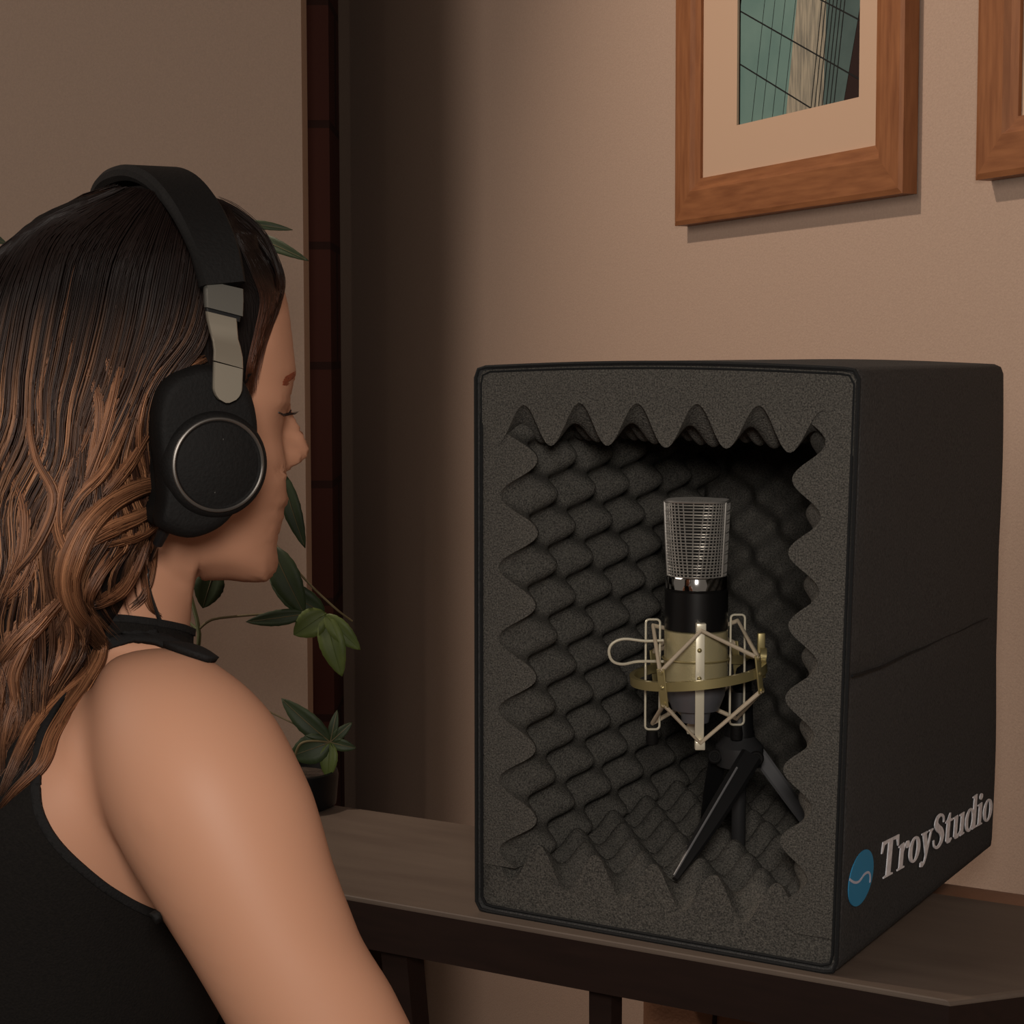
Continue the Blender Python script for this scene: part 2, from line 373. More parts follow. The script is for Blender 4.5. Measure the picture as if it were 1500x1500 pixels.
# soft unevenness of the cloth
def lump(v):
    v = v.copy()
    n_ = .0012*np.sin(v[:, 2]*23+1)*np.sin(v[:, 1]*19+.5)
    side = v[:, 0] > -.001; v[side, 0] += n_[side]
    # fold across the middle of the side
    g = np.exp(-((v[:, 2]-BZ-.222)/.006)**2)*np.clip(1-v[:, 1]/.30, 0, 1); v[side, 0] -= .003*g[side]
    return warp(v)
mb.add(list(vs), fs); mb.build('outer_cover', M['fabric'], bx, warp=lump, angle=60)
for ins, yy, rr in ((.0012, -.0012, .0016), (.0052, .0010, .0012)):
    mb = MB(); mb.tube(resamp(shell_ring(yy, ins, .007), 200), rr, 6, closed=True); mb.build('edge_piping', M['binding'], bx, warp=warp)
def crease():
    mb = MB(); pts = []
    for k in range(26):
        t = k/25; y = .004+t*.36; pts.append(V(.0004+.0003*math.sin(k*1.7)*(1-t)-.0025*(1-t)*.0, y, BZ+.222+.0004*math.sin(k*.9)+(.003*math.exp(-t*14))))
    return mb.tube(pts, np.linspace(.0011, .0004, 26), 5)
crease().build('fold_seam', M['binding'], bx, warp=warp)
# foam panels
def lx(px, py): return on_plane(px, py, V(0, 0, 0), EY)[0]
def lzz(px, py): return on_plane(px, py, V(0, 0, 0), EY)[2]-BZ
def panel(name, mapf, Lu, Lv, hb, ht, per_u, ph_u, per_v, ph_v=0, label=None, noisea=.0012, sharp=1.0):
    du, dv = .0025, .0036; nu, nv = int(Lu/du)+1, int(Lv/dv)+1
    us = np.linspace(0, Lu, nu); vs_ = np.linspace(0, Lv, nv); uu, vv = np.meshgrid(us, vs_)
    c = np.cos(2*math.pi*(uu-ph_u)/per_u)*np.cos(2*math.pi*(vv-ph_v)/per_v)
    s_ = (c+1)/2; s_ = s_**sharp
    h = hb+(ht-hb)*s_ + noisea*np.sin(uu*37+vv*21)*np.cos(vv*31-uu*11)
    top = np.stack([uu, vv, h], 2).reshape(-1, 3); bot = np.stack([uu, vv, 0*h], 2).reshape(-1, 3)
    fs = []
    I = lambda i, j: i*nu+j; n = nu*nv
    for i in range(nv-1):
        for j in range(nu-1): fs.append((I(i, j), I(i, j+1), I(i+1, j+1), I(i+1, j)))
    for j in range(nu-1): fs.append((I(0, j), n+I(0, j), n+I(0, j+1), I(0, j+1))); fs.append((I(nv-1, j), I(nv-1, j+1), n+I(nv-1, j+1), n+I(nv-1, j)))
    for i in range(nv-1): fs.append((I(i, 0), I(i+1, 0), n+I(i+1, 0), n+I(i, 0))); fs.append((I(i, nu-1), n+I(i, nu-1), n+I(i+1, nu-1), I(i+1, nu-1)))
    fs.append((n+I(0, 0), n+I(nv-1, 0), n+I(nv-1, nu-1), n+I(0, nu-1)))
    mb = MB(); pts = mapf(np.vstack([top, bot])); mb.add(list(pts), fs)
    return mb.build(name, M['foam'], bx, warp=warp, angle=50)
g = .004; y0 = .0015
xt = lambda px: lx(px, 600)
# bottom: u = x from left, v = y, h = z
ut = [lx(p, 1262) for p in (786, 868, 959, 1046, 1139)]; perb = (ut[-1]-ut[0])/4
panel('foam_panel', lambda a: np.stack([-W+g+a[:, 0], y0+.003+a[:, 1], BZ+.003+a[:, 2]], 1), W-2*g, D-.012, .024, .058, perb, ut[0]+W-g, .066)
tt = [lx(p, 655) for p in (805, 889, 970, 1058)]; pert = (tt[-1]-tt[0])/3
panel('foam_panel', lambda a: np.stack([-W+g+a[:, 0], y0-.0012+a[:, 1], BZ+H-.003-a[:, 2]], 1), W-2*g, D-.012, .028, .060, pert, tt[0]+W-g, .066)
zt = [lzz(782, p) for p in (674, 775)]; perl = .0585
z0p = .040; z1p = H-.026
panel('foam_panel', lambda a: np.stack([-W+g+a[:, 2], y0+a[:, 1], BZ+z0p+a[:, 0]], 1), z1p-z0p, D-.012, .017, .052, perl, zt[0]-z0p, .066)
zr = lzz(1158, 702)
panel('foam_panel', lambda a: np.stack([-g-a[:, 2], y0+a[:, 1], BZ+z0p-.014+a[:, 0]], 1), z1p-z0p+.014, D-.012, .022, .046, .0545, zr-z0p+.014, .066)
panel('foam_panel', lambda a: np.stack([-W+g+a[:, 0], D-.012-a[:, 2], BZ+.004+a[:, 1]], 1), W-2*g, H-.008, .014, .044, .052, .02, .058)
# emblem and lettering on the side
def side(px, py): p = on_plane(px, py, V(.0012, 0, 0), EX); return p[1], p[2]
ly, lz_ = side(1265.5, 1286.5); ry_ = (side(1283, 1280)[0]-side(1248, 1293)[0])/2; rz_ = (side(1263, 1248)[1]-side(1263, 1325)[1])/2
sp = lambda y, z, x=.0009: V(x, y, z)
mb = MB(); ell = [sp(ly+ry_*math.cos(a)+.10*rz_*math.sin(a), lz_+rz_*math.sin(a)) for a in np.linspace(0, 2*math.pi, 48, endpoint=False)]
mb.prism(ell, EX*.0008); lg = mb.build('emblem', M['blue'], bx, warp=warp, smooth=False)
mb = MB(); cl = crom([(-1.0, .28), (-.62, .04), (-.2, -.06), (.2, .06), (.52, .04), (.70, -.14), (.72, -.40)], 24)
for i in range(23):
    a, b = cl[i], cl[i+1]; t_ = (b-a)/np.linalg.norm(b-a); nn_ = V(-t_[1], t_[0])*.045
    pp = [a+nn_, b+nn_+t_*.01, b-nn_+t_*.01, a-nn_]; mb.prism([sp(ly+ry_*q[0], lz_+rz_*q[1], .0018) for q in pp], EX*.0003)
mb.build('emblem_line', M['logo_line'], lg, warp=warp, smooth=False)
def ring_e(cx, cy, rx, ry, n=28, ph=0): return [(cx+rx*math.cos(a)+ph*ry*math.sin(a), cy+ry*math.sin(a)) for a in np.linspace(0, 2*math.pi, n, endpoint=False)]
def ribbon(c, w, n=40):
    c = crom(c, n); w = np.interp(np.linspace(0, 1, n), np.linspace(0, 1, len(w)), w); T = np.gradient(c, axis=0); T /= np.linalg.norm(T, axis=1)[:, None]
    N_ = np.stack([-T[:, 1], T[:, 0]], 1)*w[:, None]/2; return [tuple(p) for p in np.vstack([c+N_, (c-N_)[::-1]])]
GL = {
 'T': (.84, [([(0, 1), (.8, 1), (.82, .70), (.77, .70), (.70, .90), (.50, .93), (.50, .06), (.62, .04), (.62, 0), (.18, 0), (.18, .04), (.30, .06), (.30, .93), (.10, .90), (.03, .70), (-.02, .70)], [])]),
 'r': (.56, [([(0, 0), (.36, 0), (.36, .04), (.26, .06), (.26, .45), (.33, .56), (.40, .57), (.42, .50), (.52, .50), (.55, .60), (.50, .69), (.40, .70), (.31, .63), (.26, .54), (.26, .70), (0, .66), (0, .62), (.08, .60), (.08, .06), (0, .04)], [])]),
 'o': (.62, [(ring_e(.29, .34, .29, .36), [ring_e(.29, .34, .125, .30)])]),
 'y': (.64, [([(0, .68), (.32, .68), (.32, .64), (.25, .62), (.37, .26), (.47, .62), (.40, .64), (.40, .68), (.62, .68), (.62, .64), (.55, .62), (.34, -.08), (.27, -.22), (.16, -.29), (.04, -.26), (.03, -.15), (.12, -.12), (.18, -.19), (.24, -.12), (.27, .02), (.06, .62), (0, .64)], [])]),
 'S': (.68, [(ribbon([(.57, .70), (.53, .86), (.36, .96), (.18, .90), (.14, .74), (.26, .60), (.44, .47), (.54, .30), (.48, .12), (.30, .035), (.12, .12), (.06, .30)], [.06, .07, .08, .14, .19, .21, .21, .19, .14, .08, .07, .06]), [])]),
 't': (.46, [([(.08, .62), (0, .62), (0, .66), (.1, .71), (.2, .88), (.26, .88), (.26, .68), (.41, .68), (.41, .62), (.26, .62), (.26, .14), (.31, .08), (.40, .11), (.43, .07), (.33, -.01), (.18, -.01), (.08, .08)], [])]),
 'u': (.74, [([(0, .67), (.26, .69), (.26, .16), (.31, .09), (.38, .10), (.46, .17), (.46, .60), (.38, .62), (.38, .67), (.64, .69), (.64, .08), (.72, .05), (.72, .01), (.48, -.01), (.46, .09), (.34, -.01), (.18, -.01), (.08, .08), (.08, .60), (0, .63)], [])]),
 'd': (.75, [(ring_e(.27, .34, .27, .36), [ring_e(.29, .34, .13, .29)]), ([(.38, .98), (.38, 1.02), (.64, 1.05), (.64, .08), (.72, .05), (.72, .01), (.46, -.01), (.46, .96)], [])]),
 'i': (.38, [([(0, .63), (0, .67), (.26, .70), (.26, .06), (.34, .04), (.34, 0), (0, 0), (0, .04), (.08, .06), (.08, .61)], []), (ring_e(.17, .90, .10, .10, 16), [])]),
}
txt = 'TroyStudio'; tot = sum(GL[c][0] for c in txt)-.04
b0 = side(1292, 1291); b1 = side(1452, 1199); cap = side(1300, 1232)[1]-side(1296, 1289)[1]; cap2 = side(1437, 1155)[1]-side(1437, 1203)[1]
mb = MB(); x = 0
for i, ch in enumerate(txt):
    for outer, holes in GL[ch][1]:
        def mp_(p_):
            s = (x+p_[0]+.10*p_[1])/tot; cp = cap+(cap2*.93-cap)*s
            return sp(b0[0]+(b1[0]-b0[0])*s, b0[1]+(b1[1]-b0[1])*s+p_[1]*cp, .0009+.0001*(i % 2))
        o_ = [mp_(p_) for p_ in outer]; hs = [[mp_(p_) for p_ in h_] for h_ in holes]; mb.prism(o_, EX*.0009, hs)
    x += GL[ch][0]
mb.build('lettering', M['print'], bx, warp=warp, smooth=False)
# ------------------------------------------------------------------ microphone, shock mount, mini tripod
MZ = 1.475
mc = lambda px, py, dz=0: P(px, py, MZ+dz)
sm = MZ/F0                                     # metres per pixel at the microphone
mxp = 1018.5
base = mc(mxp, 1055); 
mz = lambda py: mc(mxp, py)[2]
mic = thing('microphone', base, 'condenser microphone with wire mesh head, black neck and champagne body, inside the foam box', 'microphone')
ax = base.copy()
def at(h): return V(base[0], base[1], h)
CR = RT; CF = FH                                # facing axes
# grille : a rounded slab widening upwards, drawn with real wires
gt, gb = mz(731), mz(839)
def gsec(t, n=64):   # t 0 bottom .. 1 top ; superellipse section
    rx = (.0235+.0020*t); ry = .0245-.0045*t
    e = 2+1.6*t; out = []
    for k in range(n):
        a = 2*math.pi*k/n; c, s = math.cos(a), math.sin(a)
        out.append((rx*np.sign(c)*abs(c)**(2/e), ry*np.sign(s)*abs(s)**(2/e)))
    return out
yawm = math.radians(-14)
GX = CR*math.cos(yawm)+CF*math.sin(yawm); GY = -CR*math.sin(yawm)+CF*math.cos(yawm)
def gpt(t, k, sc=1.0, n=64):
    q = gsec(t, n)[k % n]; h = gb+(gt-gb)*t
    return at(h)+GX*q[0]*sc+GY*q[1]*sc
gh = MB(); nR = 24; NG = 44
for k in range(NG): gh.tube([gpt(t/15, k, 1, NG) for t in range(16)], .00060, 4)
for r_ in range(nR+1): gh.tube([gpt(r_/nR, k, 1+.012*math.sin(r_*1.9), NG) for k in range(NG)], .00060, 4, closed=True)
# top cap wires
topc = at(gt)
for i in range(-12, 13):
    for (A, B, ra, rb) in ((GX, GY, .0255, .0200), (GY, GX, .0200, .0255)):
        o_ = i/12.5*ra; L = rb*(max(0, 1-(abs(o_)/ra)**3.6))**(1/3.6)
        pts = [topc+A*o_+B*L*s+EZ*(.0022*(1-s*s*.9)*(1-(o_/ra)**2)) for s in np.linspace(-1, 1, 7)]
        gh.tube(pts, .00052, 4)
gr = gh.build('grille', M['grillwire'], mic, angle=80)
mb = MB(); mb.tube([gpt(1, k, 1.0, NG) for k in range(NG)], .0011, 6, closed=True)
mb.tube([gpt(t/8, 3, 1.015, NG) for t in range(9)], .0010, 6); mb.tube([gpt(t/8, 25, 1.015, NG) for t in range(9)], .0010, 6)
mb.tube([gpt(t/8, 19, 1.015, NG) for t in range(9)], .0010, 6); mb.tube([gpt(t/8, 41, 1.015, NG) for t in range(9)], .0010, 6)
mb.build('grille_rim', M['grillwire'], gr)
mb = MB(); 
secs = [[gpt(t, k, .90, NG) for k in range(NG)] for t in (0, .5, .96)]
mb.add([p for s_ in secs for p in s_], [(i*NG+k, i*NG+(k+1) % NG, (i+1)*NG+(k+1) % NG, (i+1)*NG+k) for i in range(2) for k in range(NG)]+[tuple(range(NG)), tuple(2*NG+k for k in range(NG))])
mb.build('inner_screen', M['blackmat'], gr)
R0 = .0256
def mlathe(name, m, prof): mb = MB(); mb.lathe(at(0), EZ, prof, 56); return mb.build(name, m, mic, angle=30)
mlathe('chrome_ring', M['chrome'], [(mz(859), .0240), (mz(858), .0249), (mz(842), .0249), (mz(840), .0244), (mz(839), .0225)])
mlathe('neck_sleeve', M['micblack'], [(mz(919), .0240), (mz(918), R0), (mz(862), R0), (mz(860), R0-.0012), (mz(859), .0235)])
mlathe('body', M['champagne'], [(mz(1001), .024), (mz(1000), R0+.0001), (mz(920.5), R0+.0001), (mz(919.5), .024)])
mlathe('base_cone', M['conemetal'], [(mz(1058), .008), (mz(1057), .011), (mz(1040), .0125), (mz(1038), .019), (mz(1016), .0235), (mz(1002), .0245), (mz(1001), .02)])
mb = MB()
for a_ in (-.55, .2):
    pass
# shock mount
smt = thing('shock_mount', at(mz(1085)), 'metal microphone shock mount ring with elastic cords and wire loops', 'microphone mount')
rc = mc(1022, 984); rc = V(base[0], base[1], rc[2])+CR*.002
tiltn = EZ*1.0+CR*(-.115); tiltn /= np.linalg.norm(tiltn)
RX = CR-tiltn*np.dot(CR, tiltn); RX /= np.linalg.norm(RX); RY = np.cross(tiltn, RX)
rp = lambda a, r=.0535, h=0: rc+RX*r*math.cos(a)+RY*r*math.sin(a)+tiltn*h
mb = MB(); nr = 72; sec = [(.0515, -.0036), (.0556, -.0036), (.0556, .0036), (.0515, .0036)]
vs = [rp(2*math.pi*k/nr, r_, h_) for k in range(nr) for (r_, h_) in sec]
mb.add(vs, [(k*4+j, k*4+(j+1) % 4, ((k+1) % nr)*4+(j+1) % 4, ((k+1) % nr)*4+j) for k in range(nr) for j in range(4)])
mb.build('outer_ring', M['bronze'], smt, angle=40)
hT, hB = mz(909), mz(1080)
def rad(a): return RX*math.cos(a)+RY*math.sin(a)
fa = -math.pi/2          # direction towards the camera
cr_ang = [fa+.02, fa+math.pi/2+.18, fa+math.pi, fa-math.pi/2-.18]
tops, bots = [], []
for i, a in enumerate(cr_ang):
    d = rad(a); d[2] = 0; d /= np.linalg.norm(d); tdir = np.cross(EZ, d)
    if i in (0, 2):
        mb = MB(); r_ = .0272
        mb.box(V(base[0], base[1], (hT+hB)/2)+d*r_, tdir, d, EZ, .0036, .0008, (hT-hB)/2, .0003)
        for hh, s_ in ((hT, 1), (hB, -1)):
            mb.box(V(base[0], base[1], hh)+d*(r_+.0032), tdir, d, EZ, .0040, .0036, .0036, .0008)
        mb.build('flat_bracket', M['steel'], smt)
        tops.append(V(base[0], base[1], hT-.002)+d*(r_+.006)); bots.append(V(base[0], base[1], hB+.002)+d*(r_+.006))
    else:
        s_ = .0058; r_ = .0350; c = V(base[0], base[1], 0)+d*r_
        sx = 1 if i == 1 else -1
        td = CR*1.0
        pts = []
        zz0, zz1 = mz(1071 if i == 3 else 1064), mz(907 if i == 3 else 900)
        for (cx, cz, a0) in ((s_-.003, zz1-.003, 0), (-s_+.003, zz1-.003, 90), (-s_+.003, zz0+.003, 180), (s_-.003, zz0+.003, 270)):
            for k in range(6): w = math.radians(a0+18*k); pts.append(c+td*(cx+.003*math.cos(w))+EZ*(cz+.003*math.sin(w)))
        mb = MB(); mb.tube(pts, .00095, 8, closed=True); mb.build('wire_loop', M['steel'], smt)
        tops.append(c+EZ*(zz1-.005)); bots.append(c+EZ*(zz0+.005))
        mb = MB(); b_ = c+EZ*zz0; mb.lathe(b_, -EZ, [(.001, .002), (.0015, .0045), (.008, .0052), (.012, .0048), (.013, .002)], 16); 
        mb.build('rubber_tip', M['blackmat'], smt)
# cradle bands round the body holding the brackets
mb = MB()
for hh in (mz(962),):
    mb.tube([V(base[0], base[1], hh)+(CR*math.cos(a)+CF*math.sin(a))*.0268 for a in np.linspace(0, 2*math.pi, 48, endpoint=False)], .0008, 6, closed=True)
for py in (943, 984):
    d = -CF; mb.lathe(V(base[0], base[1], mz(py))+d*.0277, d, [(0, .0019), (.0008, .0019), (.0014, .0012), (.0016, .0003)], 12)
mb.build('cradle_band', M['bronze'], smt)
brk_ang = [fa-.62, fa+.92, fa+math.pi+.6, fa+math.pi-.7]
anchT, anchB = [], []
for a in brk_ang:
    d = rad(a); t_ = np.cross(tiltn, d); c = rc+d*.0565
    mb = MB(); mb.box(c-tiltn*.0005, t_, d, tiltn, .0035, .0008, .0155, .0005)
    mb.lathe(c, d, [(0, .0018), (.0012, .0018), (.002, .0008)], 12)
    mb.lathe(c+tiltn*.0125, d, [(0, .0022), (.002, .0022)], 10); mb.lathe(c-tiltn*.0135, d, [(0, .0022), (.002, .0022)], 10)
    mb.build('ring_bracket', M['bronze'], smt)
    anchT.append(c+tiltn*.0125+d*.001); anchB.append(c-tiltn*.0135+d*.001)
def cord(pts, nm='elastic_cord'):
    mb = MB(); mb.tube(pts, .0018, 10); mb.build(nm, M['elastic'], smt)
# zigzag between brackets and cradle, top and bottom
cord([anchT[0], tops[0], anchT[1]]); cord([anchT[1], tops[1], anchT[2]]); cord([anchT[2], tops[2], anchT[3]]); cord([anchT[3], tops[3], anchT[0]])
cord([anchB[0], bots[0], anchB[1]]); cord([anchB[1], bots[1], anchB[2]]); cord([anchB[2], bots[2], anchB[3]]); cord([anchB[3], bots[3], anchB[0]])
# spring clip at the left, thumb screw at the right
mb = MB(); cp = [(972, 938), (945, 939), (915, 936), (898, 942), (892, 954), (897, 968), (912, 973), (935, 969), (972, 969)]
cp = crom([mc(a, b, -.012) for a, b in cp], 40); mb.tube(cp, .0012, 8); mb.build('spring_clip', M['steel'], smt)
mb = MB(); s1 = mc(1113, 968, -.005)
mb.cyl(mc(1094, 958), mc(1116, 962, -.005), .0035, seg=16); mb.cyl(mc(1112, 961, -.004), mc(1121, 962, -.004), .0075, seg=20)
mb.box(mc(1115, 944, -.005), CR, CF, EZ, .0032, .0014, .0095, .001); mb.box(mc(1117, 978, -.005), CR, CF, EZ, .0026, .0014, .0085, .001)
mb.build('thumb_screw', M['bronze'], smt)
mb = MB(); mb.tube([rc+RX*.052+RY*.02, mc(1090, 985, .02), mc(1087, 1010, .022)], [.006, .007, .008], 14); mb.build('stand_joint', M['blackmat'], smt)
# tripod
TZ = 1.500; tq = lambda px, py, dz=0: P(px, py, TZ+dz)
tb = tq(1083, 1100); tat = lambda py, r=0: V(tb[0], tb[1], tq(1083, py)[2])
tr = thing('mini_tripod', V(tb[0], tb[1], BZ+.05), 'black plastic desk tripod with three spread legs standing on the foam floor', 'tripod')
st_ = TZ/F0
mb = MB(); mb.lathe(V(tb[0], tb[1], 0), EZ, [(tat(1078)[2], 22*st_), (tat(1072)[2], 22*st_), (tat(1066)[2], 20*st_), (tat(1040)[2], 19*st_), (tat(1010)[2], 18.5*st_), (tat(1008)[2], 12*st_)], 32); mb.build('upper_pole', M['black'], tr)
mb = MB(); mb.lathe(V(tb[0], tb[1], 0), EZ, [(tat(1122)[2], 18*st_), (tat(1121)[2], 33*st_), (tat(1098)[2], 35*st_), (tat(1092)[2], 35*st_), (tat(1080)[2], 24*st_), (tat(1077)[2], 22*st_)], 32); hubo = mb.build('hub', M['hub'], tr, angle=25)
mb = MB(); mb.tube([tat(1120), tat(1238), tat(1250)], [10.5*st_, 10.5*st_, 6*st_], 24); mb.build('centre_post', M['hub'], tr)
def tleg(a, b, w0, w1, th, m, groove=True):
    a, b = np.array(a), np.array(b); t_ = (b-a)/np.linalg.norm(b-a)
    view = (a-CAM); view /= np.linalg.norm(view)
    X = np.cross(t_, view); X /= np.linalg.norm(X); Y = np.cross(t_, X); n = 9; vs = []; fs = []
    for i in range(n):
        s = i/(n-1); c = a+(b-a)*s; w = w0+(w1-w0)*s**2.6; h = th*(1-.5*s)
        for (u, v_) in ((-1, -.55), (-.8, -1), (.8, -1), (1, -.55), (1, .6), (.7, 1), (-.7, 1), (-1, .6)): vs.append(c+X*w*u+Y*h*v_)
    for i in range(n-1):
        for k in range(8): fs.append((i*8+k, i*8+(k+1) % 8, (i+1)*8+(k+1) % 8, (i+1)*8+k))
    fs += [tuple(range(8)), tuple((n-1)*8+k for k in range(8))]
    mb = MB(); mb.add(vs, fs); o = mb.build('leg', m, tr, angle=30)
    return X, Y, o
a1 = tq(1100, 1108, -.02); f1 = on_z(989, 1288, BZ+.052); X, Y, lo = tleg(a1, f1, 16*st_, 4*st_, .005, M['black'])
mb = MB(); mb.tube([a1+(f1-a1)*s-X*(9-5*s)*st_*(-1 if X@RT > 0 else 1)*-1*(1)-Y*.0 + (CAM-a1)/np.linalg.norm(CAM-a1)*(.006-.0028*s) for s in np.linspace(.12, .98, 8)], .0009, 6); mb.build('leg_rib', M['greyleg'], lo)
tleg(tq(1112, 1106, .012), on_z(1196, 1222, BZ+.05), 11*st_, 9*st_, .005, M['greyleg'])
tleg(tq(1052, 1108, .012), tq(1036, 1200, .055), 13*st_, 10*st_, .005, M['black'])
for (px_, py_, dz) in ((1108, 1111, -.02), (1047, 1108, -.008)):
    mb = MB(); c = tq(px_, py_, dz); d = (CAM-c)/np.linalg.norm(CAM-c)
    mb.lathe(c-d*.003, d, [(0, 11*st_), (.004, 11*st_), (.005, 9*st_), (.005, 6*st_), (.0035, 5.5*st_), (.0035, 3*st_), (.0055, 2.6*st_)], 24); mb.build('hinge_screw', M['blackmat'], hubo, angle=25)
# ------------------------------------------------------------------ woman
PHI = math.radians(27)
HF = RT*math.cos(PHI)+FH*math.sin(PHI); HS = RT*math.sin(PHI)-FH*math.cos(PHI)
HC = P(191, 600, 1.0)
hp = lambda x, s, z: HC+HF*x+HS*s+EZ*z
# head table: height, front, back, half width
HT = np.array([(.1085, .004, -.020, .012), (.1065, .026, -.040, .032), (.101, .045, -.058, .047), (.090, .063, -.074, .060), (.074, .078, -.088, .0695), (.050, .090, -.0985, .0750),
 (.025, .0945, -.102, .0755), (.012, .0955, -.100, .075), (0, .088, -.097, .0735), (-.02, .085, -.092, .071), (-.04, .083, -.083, .067), (-.058, .082, -.068, .061), (-.075, .080, -.045, .053),
 (-.088, .078, -.022, .044), (-.097, .074, -.002, .034), (-.1015, .062, .012, .022), (-.103, .045, .025, .008)])
def smoothtab(tab, n):
    z = np.linspace(tab[0, 0], tab[-1, 0], n); return z, [np.interp(z, tab[::-1, 0], tab[::-1, k]) for k in (1, 2, 3)]
def head_mesh():
    nz, na = 150, 144
    tt_ = np.linspace(0, 1, nz); zz = []
    full = crom(HT, nz)
    vs = []
    th = np.linspace(0, 2*math.pi, na, endpoint=False)
    for (z, xf, xb, w) in full:
        cx = (xf+xb)/2 + .0; cx = min(cx+.0, cx)
        cx = xb*.45+xf*.55-.004
        ex = 2.25
        c, s = np.cos(th), np.sin(th)
        rx = np.where(c > 0, xf-cx, cx-xb)
        x = cx+rx*np.sign(c)*np.abs(c)**(2/ex); y = w*np.sign(s)*np.abs(s)**(2/ex)
        front = np.clip(c, 0, 1)**1.5
        # nose
        if z < .012 and z > -.046:
            t = np.interp(z, [-.040, -.034, -.028, -.022, -.012, 0, .008, .012], [.000, .010, .0225, .0255, .018, .006, .001, 0])
            sg = np.interp(z, [-.045, -.032, -.022, -.01, .01], [.014, .0135, .0105, .0075, .008])
            x = x+t*np.exp(-(y/sg)**2)*front
            al = np.interp(z, [-.040, -.031, -.024, -.016], [0, .006, .005, 0]); x = x+al*(np.exp(-((np.abs(y)-.0125)/.0055)**2))*front
        lipz = np.interp(z, [-.072, -.066, -.061, -.0575, -.055, -.050, -.045, -.040], [0, .0035, .0045, .001, .0050, .0055, .002, 0])
        x = x+lipz*np.exp(-(y/.019)**2)*front
        chin = np.interp(z, [-.103, -.096, -.088, -.078, -.072], [0, .004, .005, .001, -.0015]); x = x+chin*np.exp(-(y/.018)**2)*front
        eye = np.exp(-((z-.000)/.011)**2)*np.exp(-((np.abs(y)-.033)/.015)**2)*front; x = x-.0085*eye
        ball = np.exp(-((z+.001)/.0075)**2)*np.exp(-((np.abs(y)-.032)/.010)**2)*front; x = x+.0060*ball
        brow = np.exp(-((z-.016)/.008)**2)*np.exp(-((np.abs(y)-.028)/.022)**2)*front; x = x+.002*brow
        chk = np.exp(-((z+.028)/.018)**2)*np.exp(-((np.abs(y)-.042)/.016)**2)*front; x = x+.002*chk
        for a, b in zip(x, y): vs.append(HC+HF*a+HS*b+EZ*z)
    fs = [(i*na+k, i*na+(k+1) % na, (i+1)*na+(k+1) % na, (i+1)*na+k) for i in range(nz-1) for k in range(na)]
    fs += [tuple(range(na)), tuple((nz-1)*na+k for k in reversed(range(na)))]
    return np.array(vs), fs
hv, hf = head_mesh()
# fit the face outline to the profile read from the photograph
PROF = np.array([(325, 345), (345, 368), (370, 382), (400, 396), (423, 416), (440, 421), (467, 425), (501, 429), (529, 432), (544, 434), (552, 433), (560, 431), (572, 428), (584, 425.5), (599, 426), (611, 431), (624, 439), (642, 447), (651, 451.5), (658, 452.7), (668, 451), (677, 444), (685, 432), (691, 421.5), (703, 418.8),
 (719, 419.6), (731, 423), (740, 421), (746, 416.5), (751, 415.4), (757, 416.4), (765, 414), (780, 409.5), (798, 405.2), (808, 406), (817, 407.6), (828, 407.4), (838, 405), (848, 397), (852, 388), (853.5, 383)])
def fit_profile(v):
    for it in range(3):
        pp = to_px(v); ys = pp[:, 1]; rows = np.arange(322, 854, 3.0); sil = []
        for r in rows:
            m_ = np.abs(ys-r) < 3.2; sil.append(pp[m_, 0].max() if m_.any() else np.nan)
        sil = np.array(sil); ok = ~np.isnan(sil); rows_ = rows[ok]; sil = sil[ok]
        tgt = np.interp(rows_, PROF[:, 0], PROF[:, 1]); dlt = tgt-sil
        kk = 17; ker = np.hanning(kk+2)[1:-1]; ker /= ker.sum(); low = np.convolve(np.pad(dlt, kk//2, mode='edge'), ker, 'valid'); high = dlt-low
        fade = np.clip((ys-300)/40, 0, 1)*np.clip((905-ys)/50, 0, 1); s_at = np.interp(ys, rows_, sil); mv = 0
        for dl_, wd_ in ((low, 150), (high, 34)):
            d = np.interp(ys, rows_, dl_, left=dl_[0], right=dl_[-1])
            u = np.clip(1-(s_at-pp[:, 0])/wd_, 0, 1); mv = mv+d*u*u*(3-2*u)
        v = v+RT[None, :]*((mv*fade*pp[:, 2]/F0)[:, None])
    return v
TOPTAB = np.array([(-120, 500), (-80, 440), (-40, 396), (0, 358), (30, 331), (60, 311), (110, 290), (170, 276), (220, 268), (260, 270), (300, 285)])
def fit_top(v, off, extra=None):
    for it in range(2):
        pp = to_px(v); xs = pp[:, 0]; cols = np.arange(-90, 230, 8.0); top = np.array([pp[np.abs(xs-c) < 9][:, 1].min() for c in cols])
        dl_ = np.interp(cols, TOPTAB[:, 0], TOPTAB[:, 1])+off-top
        def mv(v):
            pp = to_px(v); xs = pp[:, 0]; d = np.interp(xs, cols, dl_); t_at = np.interp(xs, cols, top)
            fd = np.clip((300-xs)/70, 0, 1); u = np.clip(1-(pp[:, 1]-t_at)/260, 0, 1)
            return v-UP[None, :]*((d*fd*u*u*(3-2*u)*pp[:, 2]/F0)[:, None])
        v = mv(v)
        if extra is not None: extra[:] = [mv(e) for e in extra]
    return v
hv = fit_profile(fit_top(hv, 16))
BODY = MB(); BODY.add(list(hv), hf)
def loft(mb, secs, seg=36):   # secs: (centre, A, B) full axis vectors; ring = c + A cos + B sin
    n = len(secs); vs = []
    for c, A, B in secs:
        for k in range(seg): w = 2*math.pi*k/seg; vs.append(c+A*math.cos(w)+B*math.sin(w))
    fs = [(i*seg+k, i*seg+(k+1) % seg, (i+1)*seg+(k+1) % seg, (i+1)*seg+k) for i in range(n-1) for k in range(seg)]
    fs += [tuple(range(seg-1, -1, -1)), tuple((n-1)*seg+k for k in range(seg))]; mb.add(vs, fs)
